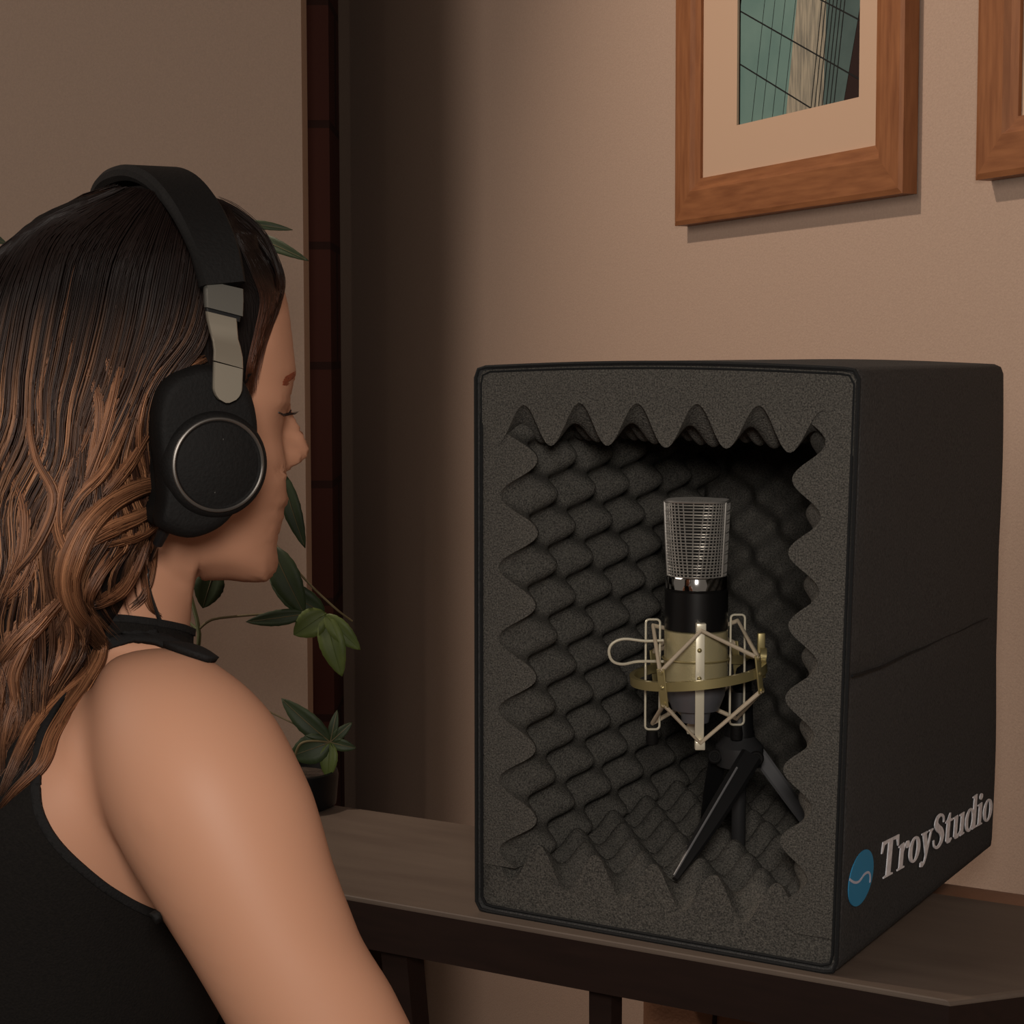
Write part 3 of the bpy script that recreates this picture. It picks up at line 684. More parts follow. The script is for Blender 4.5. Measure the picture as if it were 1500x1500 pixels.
def csecs(secs, n):
    arr = np.array([np.concatenate(s) for s in secs]); c = crom(arr, n); return [(q[:3], q[3:6], q[6:9]) for q in c]
# neck
ne = [(hp(-.008, 0, -.03), HF*.055, HS*.052), (hp(-.020, 0, -.072), HF*.056, HS*.052), (P(136, 880, 1.0), HF*.056, HS*.053), (P(115, 925, 1.0), HF*.060, HS*.060), (P(95, 965, 1.0), HF*.066, HS*.085), (P(80, 1010, 1.0), HF*.07, HS*.10)]
loft(BODY, csecs(ne, 16))
# trunk: row, centre column, half widths along the shoulder line and front to back
TF = RT*math.cos(math.radians(25))+FH*math.sin(math.radians(25)); TS = RT*math.sin(math.radians(25))-FH*math.cos(math.radians(25))
tk = [(950, 100, .060, .050), (985, 92, .115, .066), (1030, 80, .142, .080), (1090, 66, .150, .094), (1180, 45, .146, .104), (1280, 32, .138, .112), (1380, 22, .132, .116), (1480, 10, .126, .114), (1620, -20, .120, .100), (1800, -60, .130, .100), (1980, -90, .160, .115), (2120, -100, .165, .120), (2230, -100, .14, .10)]
loft(BODY, csecs([(P(c, r, 1.0), TF*b, TS*a) for r, c, a, b in tk], 40), 48)
tpoint = lambda r, c: P(c, r, 1.0)
# right arm (towards the camera): column, row, depth, half width px, thickness m
def limb(rows, seg=32, n=30):
    secs = []
    pts = [P(a, b, z) for a, b, z, w, t in rows]
    for i, (a, b, z, w, t) in enumerate(rows):
        T = pts[min(i+1, len(pts)-1)]-pts[max(i-1, 0)]; T /= np.linalg.norm(T); v = pts[i]-CAM; v /= np.linalg.norm(v)
        X = np.cross(T, v); X /= np.linalg.norm(X); Y = np.cross(T, X); secs.append((pts[i], X*w*z/F0, Y*t))
    loft(BODY, csecs(secs, n), seg)
RARM = [(205, 1015, .92, 62, .030), (238, 1052, .892, 108, .040), (268, 1102, .874, 135, .048), (300, 1168, .862, 142, .051), (338, 1248, .856, 136, .048), (382, 1340, .852, 124, .044), (434, 1445, .850, 116, .041), (500, 1580, .85, 108, .039), (575, 1740, .855, 100, .036), (610, 1830, .865, 96, .034), (640, 1890, .89, 92, .034), (680, 1925, .95, 86, .036), (730, 1955, 1.02, 70, .030), (780, 1985, 1.09, 52, .024), (805, 2000, 1.13, 46, .018)]
limb(RARM, n=44)
hand0 = P(805, 2000, 1.13)
def rel(v): return RT*v[0]+FH*v[1]+EZ*v[2]
def hand(c, f, s):          # c wrist, f finger direction, s thumb side
    up = np.cross(s, f); 
    loft(BODY, csecs([(c-f*.02, s*.022, up*.016), (c+f*.02, s*.034, up*.014), (c+f*.06, s*.040, up*.013), (c+f*.088, s*.038, up*.010)], 10), 20)
    for i, (o, L) in enumerate(((.028, .072), (.0095, .080), (-.0095, .074), (-.028, .058))):
        b = c+f*.075+s*o; p = [b, b+f*L*.5+up*.004, b+f*L*.85-up*.006, b+f*L-up*.016]; BODY.tube(crom(p, 9), np.linspace(.0088, .0066, 9), 10)
    b = c+f*.025+s*.026; BODY.tube(crom([b, b+f*.022+s*.022, b+f*.045+s*.030-up*.005, b+f*.062+s*.030-up*.010], 8), np.linspace(.011, .0075, 8), 10)
def unit(v): return v/np.linalg.norm(v)
hd = unit(HF*.85-EZ*.45); hand(hand0, hd, unit(np.cross(hd, HF*0-EZ*1.0-HF*.2)*-1))
# left arm, on the far side
LARM = [(165, 985, 1.08, 70, .040), (195, 1040, 1.13, 110, .045), (215, 1120, 1.16, 110, .045), (250, 1260, 1.17, 95, .041), (300, 1420, 1.17, 88, .038), (360, 1560, 1.18, 82, .036), (400, 1640, 1.20, 78, .034), (450, 1690, 1.25, 66, .030), (520, 1745, 1.33, 46, .021), (545, 1760, 1.36, 40, .018)]
LARM = [(a-75, b, z, w, t) for a, b, z, w, t in LARM]
limb(LARM, n=36); hd2 = unit(HF*.9-EZ*.3); hand(P(470, 1760, 1.36), hd2, unit(np.cross(hd2, EZ)))
# thighs and shins of the seated figure (below the frame)
for sd in (1, -1):
    hip = P(-100, 2170, 1.0)+TS*.085*sd; knee = hip+TF*.40+TS*.03*sd+EZ*.02; ank = knee+TF*.02; ank[2] = .09; 
    loft(BODY, csecs([(hip, EZ*.085, TS*.085), ((hip+knee)/2, EZ*.072, TS*.070), (knee, EZ*.052, TS*.052)], 10), 24)
    loft(BODY, csecs([(knee+EZ*.02, TF*.05, TS*.05), (knee*.6+ank*.4, TF*.052, TS*.048), (ank, TF*.032, TS*.030), (ank-EZ*.05, TF*.035, TS*.032)], 12), 20)
    loft(BODY, csecs([(ank-EZ*.055-TF*.05, EZ*.025, TS*.028), (ank-EZ*.05+TF*.05, EZ*.03, TS*.036), (ank-EZ*.065+TF*.15, EZ*.018, TS*.042)], 10), 18)
tmp = link_mesh('person_build', BODY.v, BODY.f, None)
md = tmp.modifiers.new('r', 'REMESH'); md.mode = 'VOXEL'; md.voxel_size = .0026; md.adaptivity = 0
bpy.context.view_layer.update(); dg = bpy.context.evaluated_depsgraph_get(); ev = tmp.evaluated_get(dg); em = ev.to_mesh()
nv = len(em.vertices); bv = np.empty(nv*3); em.vertices.foreach_get('co', bv); bv = bv.reshape(-1, 3); bfaces = [tuple(p.vertices) for p in em.polygons]
ne_ = len(em.edges); ed = np.empty(ne_*2, int); em.edges.foreach_get('vertices', ed); ed = ed.reshape(-1, 2)
ev.to_mesh_clear(); bpy.data.objects.remove(tmp, do_unlink=True)
deg = np.bincount(ed.ravel(), minlength=nv)[:, None]
def smooth(v, wt, it):
    for _ in range(it):
        s = np.zeros_like(v)
        for k in range(3): s[:, k] = np.bincount(ed[:, 0], v[ed[:, 1], k], nv)+np.bincount(ed[:, 1], v[ed[:, 0], k], nv)
        v = v+(s/deg-v)*wt[:, None]
    return v
pp = to_px(bv); yy_ = pp[:, 1]
face_w = np.clip((yy_-880)/50, 0, 1)
# fingers keep their shape: no smoothing there
armw = np.clip((1980-yy_)/80, 0, 1)*np.where((pp[:, 0] > 420) & (yy_ > 1660), 0.0, 1.0)
bv = smooth(bv, np.full(nv, .5)*np.where(yy_ < 850, 1, 1), 2)
bv = smooth(bv, .5*np.clip((yy_-852)/12, 0, 1)*armw, 9); bv = smooth(bv, .6*face_w*armw, 46)
# arm and neck outline fitted as the face was: push the visible outer edge to the photographed contour
bv = fit_profile(bv)
OUT = np.array([(930, 262), (950, 286), (966, 310), (984, 340), (999, 358.6), (1027, 386.6), (1051, 405), (1078, 420), (1100, 431.5), (1159, 458.6), (1215, 475), (1270, 490.6), (1325, 511), (1377, 533), (1446, 576), (1500, 603)])
def fit_arm(v):
    for it in range(2):
        pp = to_px(v); ys = pp[:, 1]; near = pp[:, 2] < .97; rows = np.arange(936, 1500, 6.0); sil = []
        for r in rows:
            m_ = (np.abs(ys-r) < 5) & near; sil.append(pp[m_, 0].max())
        sil = np.array(sil); dlt = np.interp(rows, OUT[:, 0], OUT[:, 1])-sil
        ker = np.hanning(13)[1:-1]; ker /= ker.sum(); dlt = np.convolve(np.pad(dlt, 5, mode='edge'), ker, 'valid')
        d = np.interp(ys, rows, dlt, left=0, right=dlt[-1]); fade = np.clip((ys-925)/25, 0, 1)*np.clip((1640-ys)/120, 0, 1)
        s_at = np.interp(ys, rows, sil); u = np.clip(1-(s_at-pp[:, 0])/170, 0, 1)*np.clip((1.0-pp[:, 2])/.04, 0, 1)
        v = v+RT[None, :]*((d*fade*u*u*(3-2*u)*pp[:, 2]/F0)[:, None])
    return v
bv = fit_arm(bv)
def fit_jaw(v):      # underside of the jaw
    tab = np.array([(276, 863), (284, 857), (292, 852.5), (303, 850.5), (333, 850), (358, 853), (386, 853.5), (396, 850)])
    for it in range(2):
        pp = to_px(v); xs, ys = pp[:, 0], pp[:, 1]; ok = (ys < 925) & (ys > 700) ; cols = np.arange(280, 396, 4.0)
        bot = np.array([ys[ok & (np.abs(xs-c) < 4)].max() for c in cols]); ker = np.array([.25, .5, .25]); dl = np.interp(cols, tab[:, 0], tab[:, 1])-bot
        dl = np.clip(dl, -30, 12); dl = np.convolve(np.pad(dl, 1, mode='edge'), ker, 'valid')
        d = np.interp(xs, cols, dl, left=0, right=0)*np.clip((xs-272)/20, 0, 1); b_at = np.interp(xs, cols, bot); u = np.clip(1-(b_at-ys)/60, 0, 1)*(ys < 925)*(ys > 700)
        v = v-UP[None, :]*((d*u*u*(3-2*u)*pp[:, 2]/F0)[:, None])
    return v
bv = fit_jaw(bv)
pbase = V(HC[0], HC[1], 0)
person = link_mesh('person', bv, bfaces, None, None, True, loc=pbase)
props(person, 'woman with wavy brown hair in a black tank top, seated beside the table, facing right', 'person')
# skin colour with slightly pinker lips, redder shoulder top
pp = to_px(bv); loc_ = bv-HC; X_ = loc_@HF; S_ = loc_@HS; Z_ = loc_[:, 2]
skin = np.tile(np.array(lin((182, 134, 108))), (nv, 1)); lips = np.array(lin((168, 104, 92)))
lw = np.exp(-((Z_+.0545)/.0055)**4)*np.exp(-(S_/.021)**4)*(X_ > .06)*.7
skin = skin*(1-lw[:, None])+lips*lw[:, None]
def set_col(o, name, arr):
    at_ = o.data.color_attributes.new(name, 'FLOAT_COLOR', 'POINT'); at_.data.foreach_set('color', np.hstack([arr, np.ones((len(arr), 1))]).ravel())
set_col(person, 'tone', skin); M['skin'] = colmat('skin', 'tone', .55, .3, sss=.06); person.data.materials.append(M['skin'])
# ------------------------------------------------------------------ clothing cut from the body surface
bfa = np.array([f for f in bfaces if len(f) == 4]); tri = np.vstack([bfa[:, [0, 1, 2]], bfa[:, [0, 2, 3]]])
me = person.data; nrm = np.empty(nv*3); me.vertices.foreach_get('normal', nrm); nrm = nrm.reshape(-1, 3)
def poly_sdf(pts, poly):     # positive inside
    poly = np.array(poly, float); n = len(poly); d = np.full(len(pts), 1e9); ins = np.zeros(len(pts), bool)
    for i in range(n):
        a, b = poly[i], poly[(i+1) % n]; ab = b-a; t = np.clip(((pts-a)@ab)/(ab@ab), 0, 1); d = np.minimum(d, np.linalg.norm(pts-a-t[:, None]*ab, axis=1))
        c = ((a[1] > pts[:, 1]) != (b[1] > pts[:, 1])) & (pts[:, 0] < (b[0]-a[0])*(pts[:, 1]-a[1])/(b[1]-a[1]+1e-12)+a[0]); ins ^= c
    return np.where(ins, d, -d)
ARMH = [(66, 1100), (61, 1160), (69, 1198), (96, 1239), (149, 1287), (190, 1314), (218, 1328), (236, 1336), (240, 1354), (258, 1400), (285, 1480), (290, 2600), (1600, 2600), (1600, 1080), (470, 1080), (430, 1030), (404, 1008), (372, 986), (340, 970), (304, 972), (276, 963), (250, 954), (229, 946), (205, 943), (186, 944), (144, 962), (105, 1015), (80, 1055)]
ARMH = [tuple(p) for p in crom(ARMH[-8:]+ARMH[:9], 90)]+ARMH[9:-8]
def dist_seg(p, a, b): ab = b-a; t = np.clip(((p-a)@ab)/(ab@ab), 0, 1); return np.linalg.norm(p-a-t[:, None]*ab, axis=1)
near = (pp[:, 2] < 1.0)
sd = -poly_sdf(pp[:, :2], ARMH)*.00034          # >0 outside the skin region -> cloth
# neckline: cloth below a slanting line at the neck
loc2 = bv-P(100, 965, 1.0); xt_, st2 = loc2@TF, loc2@TS
neckp = [(149, 898), (180, 900), (205, 905), (225, 913), (240, 924), (262, 944)]
nl = np.interp(pp[:, 0], [-200, 60, 149, 180, 205, 225, 240, 262, 300], [900, 890, 899, 900, 903, 906, 909, 914, 930])
gneck = (pp[:, 1]-nl)*.00036
# far arm stays bare: outside a capsule about the far shoulder
loc3 = bv-P(80, 1000, 1.0); far_s = -(loc3@TS)
garm_far = (.118-far_s)
Ztk = bv[:, 2]; hipz = P(0, 2050, 1.0)[2]
arm_below = np.where((pp[:, 0] > 345+(pp[:, 1]-1500)*.2) & (pp[:, 1] > 1480), -1.0, 1.0)
ra_ = np.full(nv, -9.0)
for (a, b) in zip(RARM[2:8], RARM[3:9]):
    A_, B_ = P(*a[:3]), P(*b[:3]); ra_ = np.maximum(ra_, -(dist_seg(bv, A_, B_)-.5*(a[3]+b[3])*a[2]/F0*1.25))
garm = np.where((pp[:, 1] > 1250) & (pp[:, 0] < 345), -ra_-np.clip((1352-pp[:, 1])/60, 0, 1)*.3, -1.0)
sd = np.maximum(sd, np.clip(garm, -1, .02))
gt_ = np.minimum(np.minimum(np.maximum(sd, pp[:, 2]-.985), gneck), np.minimum(garm_far, (Ztk-hipz)))
gt_ = np.where(arm_below < 0, -.05, gt_)
def clip_surface(g, off, lo=0.0, hi=None):
    # keep the part of the surface where lo < g < hi, offset along normals
    def pass_(verts, nr, tris, g):
        keep = g > 0; used = keep[tris].sum(1); out = [tris[used == 3]]; V_, N_, G_ = [verts], [nr], None
        cache = {}; newv, newn = [], []; base_n = len(verts)
        def cut(a, b):
            k = (a, b) if a < b else (b, a)
            if k not in cache:
                t = g[a]/(g[a]-g[b]); cache[k] = base_n+len(newv); newv.append(verts[a]+(verts[b]-verts[a])*t); newn.append(nr[a]+(nr[b]-nr[a])*t)
            return cache[k]
        ex = []
        for t in tris[(used > 0) & (used < 3)]:
            kk = [keep[i] for i in t]; s = sum(kk)
            if s == 1:
                i = kk.index(True); a, b, c = t[i], t[(i+1) % 3], t[(i+2) % 3]; ex.append((a, cut(a, b), cut(a, c)))
            else:
                i = kk.index(False); a, b, c = t[i], t[(i+1) % 3], t[(i+2) % 3]; p, q = cut(a, b), cut(a, c); ex += [(p, b, c), (p, c, q)]
        if ex: out.append(np.array(ex))
        tr_ = np.vstack(out)
        if newv: verts = np.vstack([verts, newv]); nr = np.vstack([nr, newn])
        return verts, nr, tr_
    v, n_, t = pass_(bv, nrm, tri, g-lo)
    if hi is not None:
        # extend g to new verts by nearest evaluation: new verts lie on g=lo, so hi-g stays positive
        g2 = np.concatenate([hi-g, np.full(len(v)-nv, hi-lo)]); v, n_, t = (lambda: pass_(v, n_, t, g2))()
    n_ = n_/(np.linalg.norm(n_, axis=1)[:, None]+1e-9)
    u, inv = np.unique(t.ravel(), return_inverse=True); return v[u]+n_[u]*off, inv.reshape(-1, 3)
def cloth(name, g, off, lo, hi, m, parent, thick):
    v, t = clip_surface(g, off, lo, hi); o = link_mesh(name, v, t.tolist(), m, parent)
    s = o.modifiers.new('thickness', 'SOLIDIFY'); s.thickness = thick; s.offset = -1; s.use_even_offset = False; return o
tank = cloth('tank_top', gt_, .0026, 0, None, M['tank'], person, .0022)
cloth('edge_binding', gt_, .0036, 0.0, .0042, M['tankb'], tank, .0026)
gl = np.minimum(hipz+.0005-Ztk, Ztk-.10); gl = np.where((pp[:, 0] > 420) & (bv@TF*0+yy_ > 1) & ((bv-P(-100, 2170, 1.0))@TF > .05) & (Ztk > .73), -1, gl)
# trousers: legs and hips only (not the hands)
hb0 = ((bv-hand0)**2).sum(1) < .15**2
gl = np.where((np.abs((bv-P(-100, 2170, 1.0))@TS) > .20), -1, gl)
# keep away from forearms
dmin = np.full(nv, 9.0)
for rows_ in (RARM[7:], LARM[5:]):
    q = [P(a, b, z) for a, b, z, w, t in rows_]
    for a, b in zip(q[:-1], q[1:]): dmin = np.minimum(dmin, dist_seg(bv, a, b))
dmin = np.minimum(dmin, dist_seg(bv, hand0, hand0+hd*.18)); dmin = np.minimum(dmin, dist_seg(bv, P(470, 1760, 1.36), P(470, 1760, 1.36)+hd2*.18))
gl = np.minimum(gl, dmin-.041)
cloth('trousers', gl, .003, 0, None, M['denim'], person, .0025)
# ------------------------------------------------------------------ hair
hairbase = MB()
HB = []
nzh, nah = 60, 96
capz = np.linspace(.1205, -.052, nzh)
vs = []
for z in capz:
    zz_ = min(z/1.112, .1083) if z > 0 else z*.95
    full = [np.interp(zz_, HT[::-1, 0], HT[::-1, k]) for k in (1, 2, 3)]
    xf, xb, w = full; cx = xb*.45+xf*.55-.004
    lift_ = .013
    for k in range(nah):
        th = 2*math.pi*k/nah; c, s = math.cos(th), math.sin(th); ex = 2.2
        rx = (xf-cx+.008) if c > 0 else (cx-xb+.014)
        x = cx+rx*math.copysign(abs(c)**(2/ex), c); y = (w+.012)*math.copysign(abs(s)**(2/ex), s)
        # face opening: sink under the skin forward of the hairline
        hl = np.interp(z, [-.08, -.05, -.02, .02, .05, .068, .085, .10], [-.035, -.022, .005, .043, .055, .070, .084, .2])
        f = np.clip((x-hl)/.014, 0, 1); q = 1-f*.20
        vs.append(HC+HF*(cx+(x-cx)*q)+HS*y*q+EZ*z)
fs = [(i*nah+k, i*nah+(k+1) % nah, (i+1)*nah+(k+1) % nah, (i+1)*nah+k) for i in range(nzh-1) for k in range(nah)]+[tuple(range(nah)), tuple((nzh-1)*nah+k for k in reversed(range(nah)))]
hairbase.add(vs, fs)
cur = [(hp(-.02, 0, .07), HF*.085, HS*.080), (hp(-.035, 0, .02), HF*.078, HS*.090), (hp(-.050, 0, -.03), HF*.070, HS*.094), (hp(-.062, 0, -.065), HF*.070, HS*.096), (hp(-.078, 0, -.10), HF*.070, HS*.094), (hp(-.090, 0, -.13), HF*.060, HS*.094), (hp(-.103, 0, -.165), HF*.052, HS*.098), (hp(-.114, 0, -.195), HF*.042, HS*.094), (hp(-.122, 0, -.22), HF*.028, HS*.078), (hp(-.126, 0, -.237), HF*.010, HS*.05)]
loft(hairbase, csecs(cur, 40), 64)
M['hairbase'] = mat('hair_dark', (20, 12, 9), .8, rgb2=(13, 8, 7), nscale=60, bump=.8, bscale=90, stretch=(12, 12, 1.2), spec=.15)
HOUT = np.array([(283, 300), (296, 314), (307, 336), (320, 358), (339, 384), (365, 391), (378, 398), (400, 404), (424, 412), (440, 412)])
def fit_hair(v):
    for it in range(2):
        pp = to_px(v); ys = pp[:, 1]; rows = np.arange(288, 428, 4.0); sil = np.array([pp[np.abs(ys-r) < 7][:, 0].max() for r in rows])
        d = np.interp(ys, rows, np.interp(rows, HOUT[:, 0], HOUT[:, 1])-sil, left=0, right=0); s_at = np.interp(ys, rows, sil); u = np.clip(1-(s_at-pp[:, 0])/130, 0, 1)
        v = v+RT[None, :]*((d*u*u*(3-2*u)*pp[:, 2]/F0)[:, None])
    return v
CROWN_PTS = []
for j in range(2200):
    az = math.radians(60+RNG.uniform(0, 240)); pts = []
    for q in np.linspace(0, 1, 22):
        pol = q*1.75; rr = 1.018; x = math.cos(az)*math.sin(pol); sn = math.sin(az)*math.sin(pol); z = math.cos(pol)
        pts.append(HC+HF*(-.006+x*.101)*rr+HS*sn*.0875*rr+EZ*(z*.1205*rr if z > 0 else z*.30))
    pts = np.array(pts)+RNG.normal(0, .0012, 3)
    if ((pts[-1]-HC)@HS) <= .02: CROWN_PTS.append(pts)
hairbase.v = list(fit_top(np.array(hairbase.v), 0, CROWN_PTS))
hairbase.v = list(fit_hair(np.array(hairbase.v)))
hbo = hairbase.build('hair', M['hairbase'], person, angle=180)
bvh_all = BVHTree.FromPolygons([tuple(p) for p in np.vstack([bv, np.array(hairbase.v)])], bfaces+[tuple(i+nv for i in f) for f in hairbase.f])
def drape(px_pts, lift, n=40, dz_max=.0):
    c = crom(px_pts, n); zs = []
    for x, y in c:
        d = ray(x, y); dl = np.linalg.norm(d); h = bvh_all.ray_cast(Vector(CAM), Vector(d/dl), 5.0); zs.append(h[3]/dl if h[0] is not None else np.nan)
    zs = np.array(zs); idx = np.arange(n); ok = ~np.isnan(zs)
    if ok.sum() < 2: return None
    zs = np.interp(idx, idx[ok], zs[ok])
    k = np.ones(7)/7; zp = np.pad(zs, 3, mode='edge'); zs2 = np.minimum(np.convolve(zp, k, 'valid'), zs+.001)
    return c, zs2
ST_V, ST_F, ST_C = [], [], []
NV = [0]
def add_strand(pts, r, cols):
    n = len(pts); T = np.gradient(pts, axis=0); T /= np.linalg.norm(T, axis=1)[:, None]+1e-9
    view = pts-CAM; view /= np.linalg.norm(view, axis=1)[:, None]
    A = np.cross(T, view); A /= np.linalg.norm(A, axis=1)[:, None]+1e-9; B = np.cross(T, A)
    rr = r*np.clip(np.minimum(np.linspace(.35, 8, n), np.linspace(3.2, .08, n)), 0, 1)[:, None]
    ring = np.stack([pts+A*rr, pts-A*rr*.5+B*rr*.87, pts-A*rr*.5-B*rr*.87], 1).reshape(-1, 3)
    ST_V.append(ring); ST_C.append(np.repeat(cols, 3, 0)); b = NV[0]
    i = np.arange(n-1)[:, None]*3; k = np.arange(3)[None, :]; l = (k+1) % 3
    ST_F.append(np.stack([b+i+k, b+i+l, b+i+3+l, b+i+3+k], 2).reshape(-1, 4)); NV[0] += 3*n
DK = np.array(lin((24, 14, 11))); MD = np.array(lin((50, 29, 20))); BR = np.array(lin((186, 132, 94))); RD = np.array(lin((120, 66, 38)))
GUIDES = [
 [(318, 330), (312, 430), (300, 500), (270, 540), (244, 575), (228, 620), (226, 680), (238, 730), (244, 755)],
 [(296, 310), (290, 410), (270, 490), (228, 545), (200, 600), (196, 660), (214, 720), (222, 765), (200, 800), (196, 850), (212, 895)],
 [(270, 296), (250, 400), (230, 490), (196, 570), (165, 660), (150, 730), (140, 790), (120, 840), (118, 890), (140, 930), (160, 952)],
 [(245, 285), (205, 380), (185, 480), (160, 570), (135, 650), (110, 740), (92, 820), (88, 890), (118, 945), (110, 990), (70, 1060), (25, 1140), (-5, 1195)],
 [(222, 280), (160, 360), (135, 460), (115, 550), (95, 640), (72, 730), (50, 820), (40, 900), (60, 970), (45, 1050), (10, 1130), (-25, 1180)],
 [(200, 277), (110, 345), (80, 440), (62, 540), (50, 640), (25, 730), (5, 820), (-5, 900), (15, 980), (5, 1060), (-30, 1130)],
 [(185, 276), (70, 335), (30, 420), (10, 520), (-5, 620), (-25, 720), (-45, 820), (-50, 920), (-35, 1000), (-60, 1100)],
 [(172, 277), (45, 335), (-15, 410), (-45, 520), (-60, 620), (-80, 740), (-90, 860), (-95, 980)],
 [(165, 279), (20, 348), (-60, 440), (-98, 540), (-125, 660), (-150, 780), (-165, 900), (-170, 1010)],
]
NS = 34
GR = [crom(g_, NS) for g_ in GUIDES]
def lockmod(y, seed): return .5+.5*math.sin(seed*12.9898+y*.004)
for gi in range(len(GR)-1):
    cnt = 330
    for j in range(cnt):
        u = (j+RNG.random())/cnt; c = GR[gi]*(1-u)+GR[gi+1]*u
        ph = RNG.random()*6.28; t = np.linspace(0, 1, NS)
        clump = round(u*5)/5
        cc = GR[gi]*(1-clump)+GR[gi+1]*clump; cl_ = (.68*t**.7)[:, None]; c = c*(1-cl_)+cc*cl_
        c = c+np.stack([np.sin(t*7+ph)*3.0*t, np.cos(t*5+ph)*2.5*t], 1)+RNG.normal(0, 1.2, (1, 2))
        wv = np.clip((c[:, 1]-520)/200, 0, 1)*10*np.sin(c[:, 1]/32+gi*1.3+clump*2.0); c[:, 0] += wv*(.4 if gi < 1 else 1)
        end = RNG.uniform(.82, 1.0); 
        if gi >= 1: end = RNG.uniform(.70, 1.0)
        c = crom(c, NS)[:max(8, int(NS*end))]
        r_ = drape(c, 0, NS)
        if r_ is None: continue
        c2, z = r_; lift_ = RNG.uniform(-.001, .0045)+.003*np.sin(np.linspace(0, 3.1, NS))
        pts = np.array([P(a, b, zz-ll) for (a, b), zz, ll in zip(c2, z, lift_)])
        seed = round(u*6)+gi*13.0
        tt2 = np.linspace(0, 1, NS)[:, None]; yb = np.clip((c2[:, 1:2]-400)/230, 0, 1)
        yb = np.clip((c2[:, 1:2]-430)/200, 0, 1); hi = (math.sin(seed*78.233) * .5+.5)**2.4; amt = yb*(.04+.96*hi)*RNG.uniform(.5, 1.1)*(.62+.38*np.sin(c2[:, 1:2]/44+seed*2.1))
        col = DK*(1-np.clip(yb*.9, 0, 1)) + MD*np.clip(yb*.9, 0, 1); amt = np.clip(amt*.75, 0, 1); col = col*(1-amt)+BR*amt
        add_strand(pts, RNG.uniform(.00030, .00050), col*RNG.uniform(.6, 1.15))
LOCKS = [
 ([(70, 520), (44, 600), (52, 670), (78, 730), (52, 800), (10, 850), (-15, 880)], (5, 12, 8), .8, 110, .008),
 ([(20, 600), (8, 670), (34, 740), (30, 810), (2, 870), (-12, 900)], (6, 12, 8), .7, 90, .007),
 ([(150, 560), (124, 640), (92, 700), (82, 770), (104, 840), (92, 900), (60, 950)], (6, 13, 8), .85, 120, .008),
 ([(205, 560), (176, 640), (150, 690), (112, 730), (88, 790), (92, 850)], (6, 12, 8), .9, 120, .009),
 ([(84, 860), (98, 930), (74, 990), (30, 1040), (22, 1100)], (8, 13, 6), .7, 100, .008),
 ([(30, 840), (44, 920), (18, 990), (26, 1060), (0, 1120)], (8, 12, 6), .6, 90, .007),
 ([(112, 380), (96, 450), (104, 520), (84, 590), (30, 680), (-12, 730)], (4, 8, 6), .6, 70, .005),
 ([(130, 900), (150, 950), (128, 1000), (92, 1050), (70, 1100)], (6, 9, 4), .8, 60, .007),  # path, half width px (start, middle, end), brightness, count, lift
 ([(302, 524), (264, 545), (238, 580), (223, 626), (222, 680), (236, 724), (240, 752)], (5, 9, 5), .95, 90, .007),
 ([(296, 503), (252, 524), (216, 562), (200, 608), (198, 655), (212, 700), (232, 715)], (5, 11, 8), .8, 100, .006),
 ([(262, 470), (236, 510), (200, 560), (180, 610), (160, 660), (138, 712), (118, 755)], (6, 12, 8), .6, 90, .005),
 ([(236, 704), (200, 712), (158, 734), (124, 770), (102, 815), (95, 858), (108, 900), (136, 930), (158, 955)], (14, 26, 8), .95, 240, .012),
 ([(238, 735), (205, 752), (165, 768), (130, 790), (108, 825)], (10, 18, 10), .85, 130, .010),
 ([(240, 752), (214, 776), (176, 792), (140, 800)], (7, 10, 6), .7, 70, .009),
 ([(212, 790), (196, 830), (176, 862), (150, 880), (134, 886)], (10, 14, 6), .45, 90, .006),
 ([(190, 790), (160, 815), (134, 850), (124, 880), (134, 905)], (10, 16, 8), .4, 90, .005),
 ([(118, 410), (92, 470), (66, 540), (56, 590), (64, 640), (70, 690), (56, 728), (20, 758), (-12, 785)], (5, 8, 8), .75, 80, .006),
 ([(140, 460), (122, 520), (140, 590), (134, 660), (108, 730), (70, 800), (50, 850)], (8, 16, 14), .7, 130, .006),
 ([(190, 460), (172, 540), (155, 610), (128, 690), (96, 760), (70, 830)], (8, 14, 12), .75, 130, .007),
 ([(160, 420), (150, 500), (160, 560), (150, 620)], (5, 8, 4), .7, 50, .005),
 ([(225, 620), (192, 672), (160, 712), (128, 752)], (5, 12, 8), .75, 90, .008),
 ([(96, 860), (60, 900), (20, 940), (-15, 985)], (12, 20, 14), .75, 130, .007),
 ([(60, 780), (30, 850), (-10, 890)], (10, 18, 12), .6, 90, .006),
 ([(148, 945), (128, 985), (88, 1020), (52, 1062), (24, 1115), (-2, 1178)], (9, 13, 6), .8, 100, .008),
 ([(130, 975), (104, 1030), (78, 1075), (60, 1120), (20, 1160), (-5, 1190)], (8, 11, 3), .7, 80, .006),
 ([(118, 960), (60, 990), (20, 1030), (5, 1090), (5, 1150)], (9, 14, 8), .6, 90, .006),
 ([(40, 900), (12, 960), (-4, 1030), (4, 1100)], (8, 10, 6), .5, 60, .005),
 ([(226, 772), (222, 830), (212, 870), (190, 893)], (4, 6, 4), .4, 24, .003),
 ([(205, 800), (212, 850), (220, 888), (238, 905)], (5, 6, 3), .35, 20, .003),
]
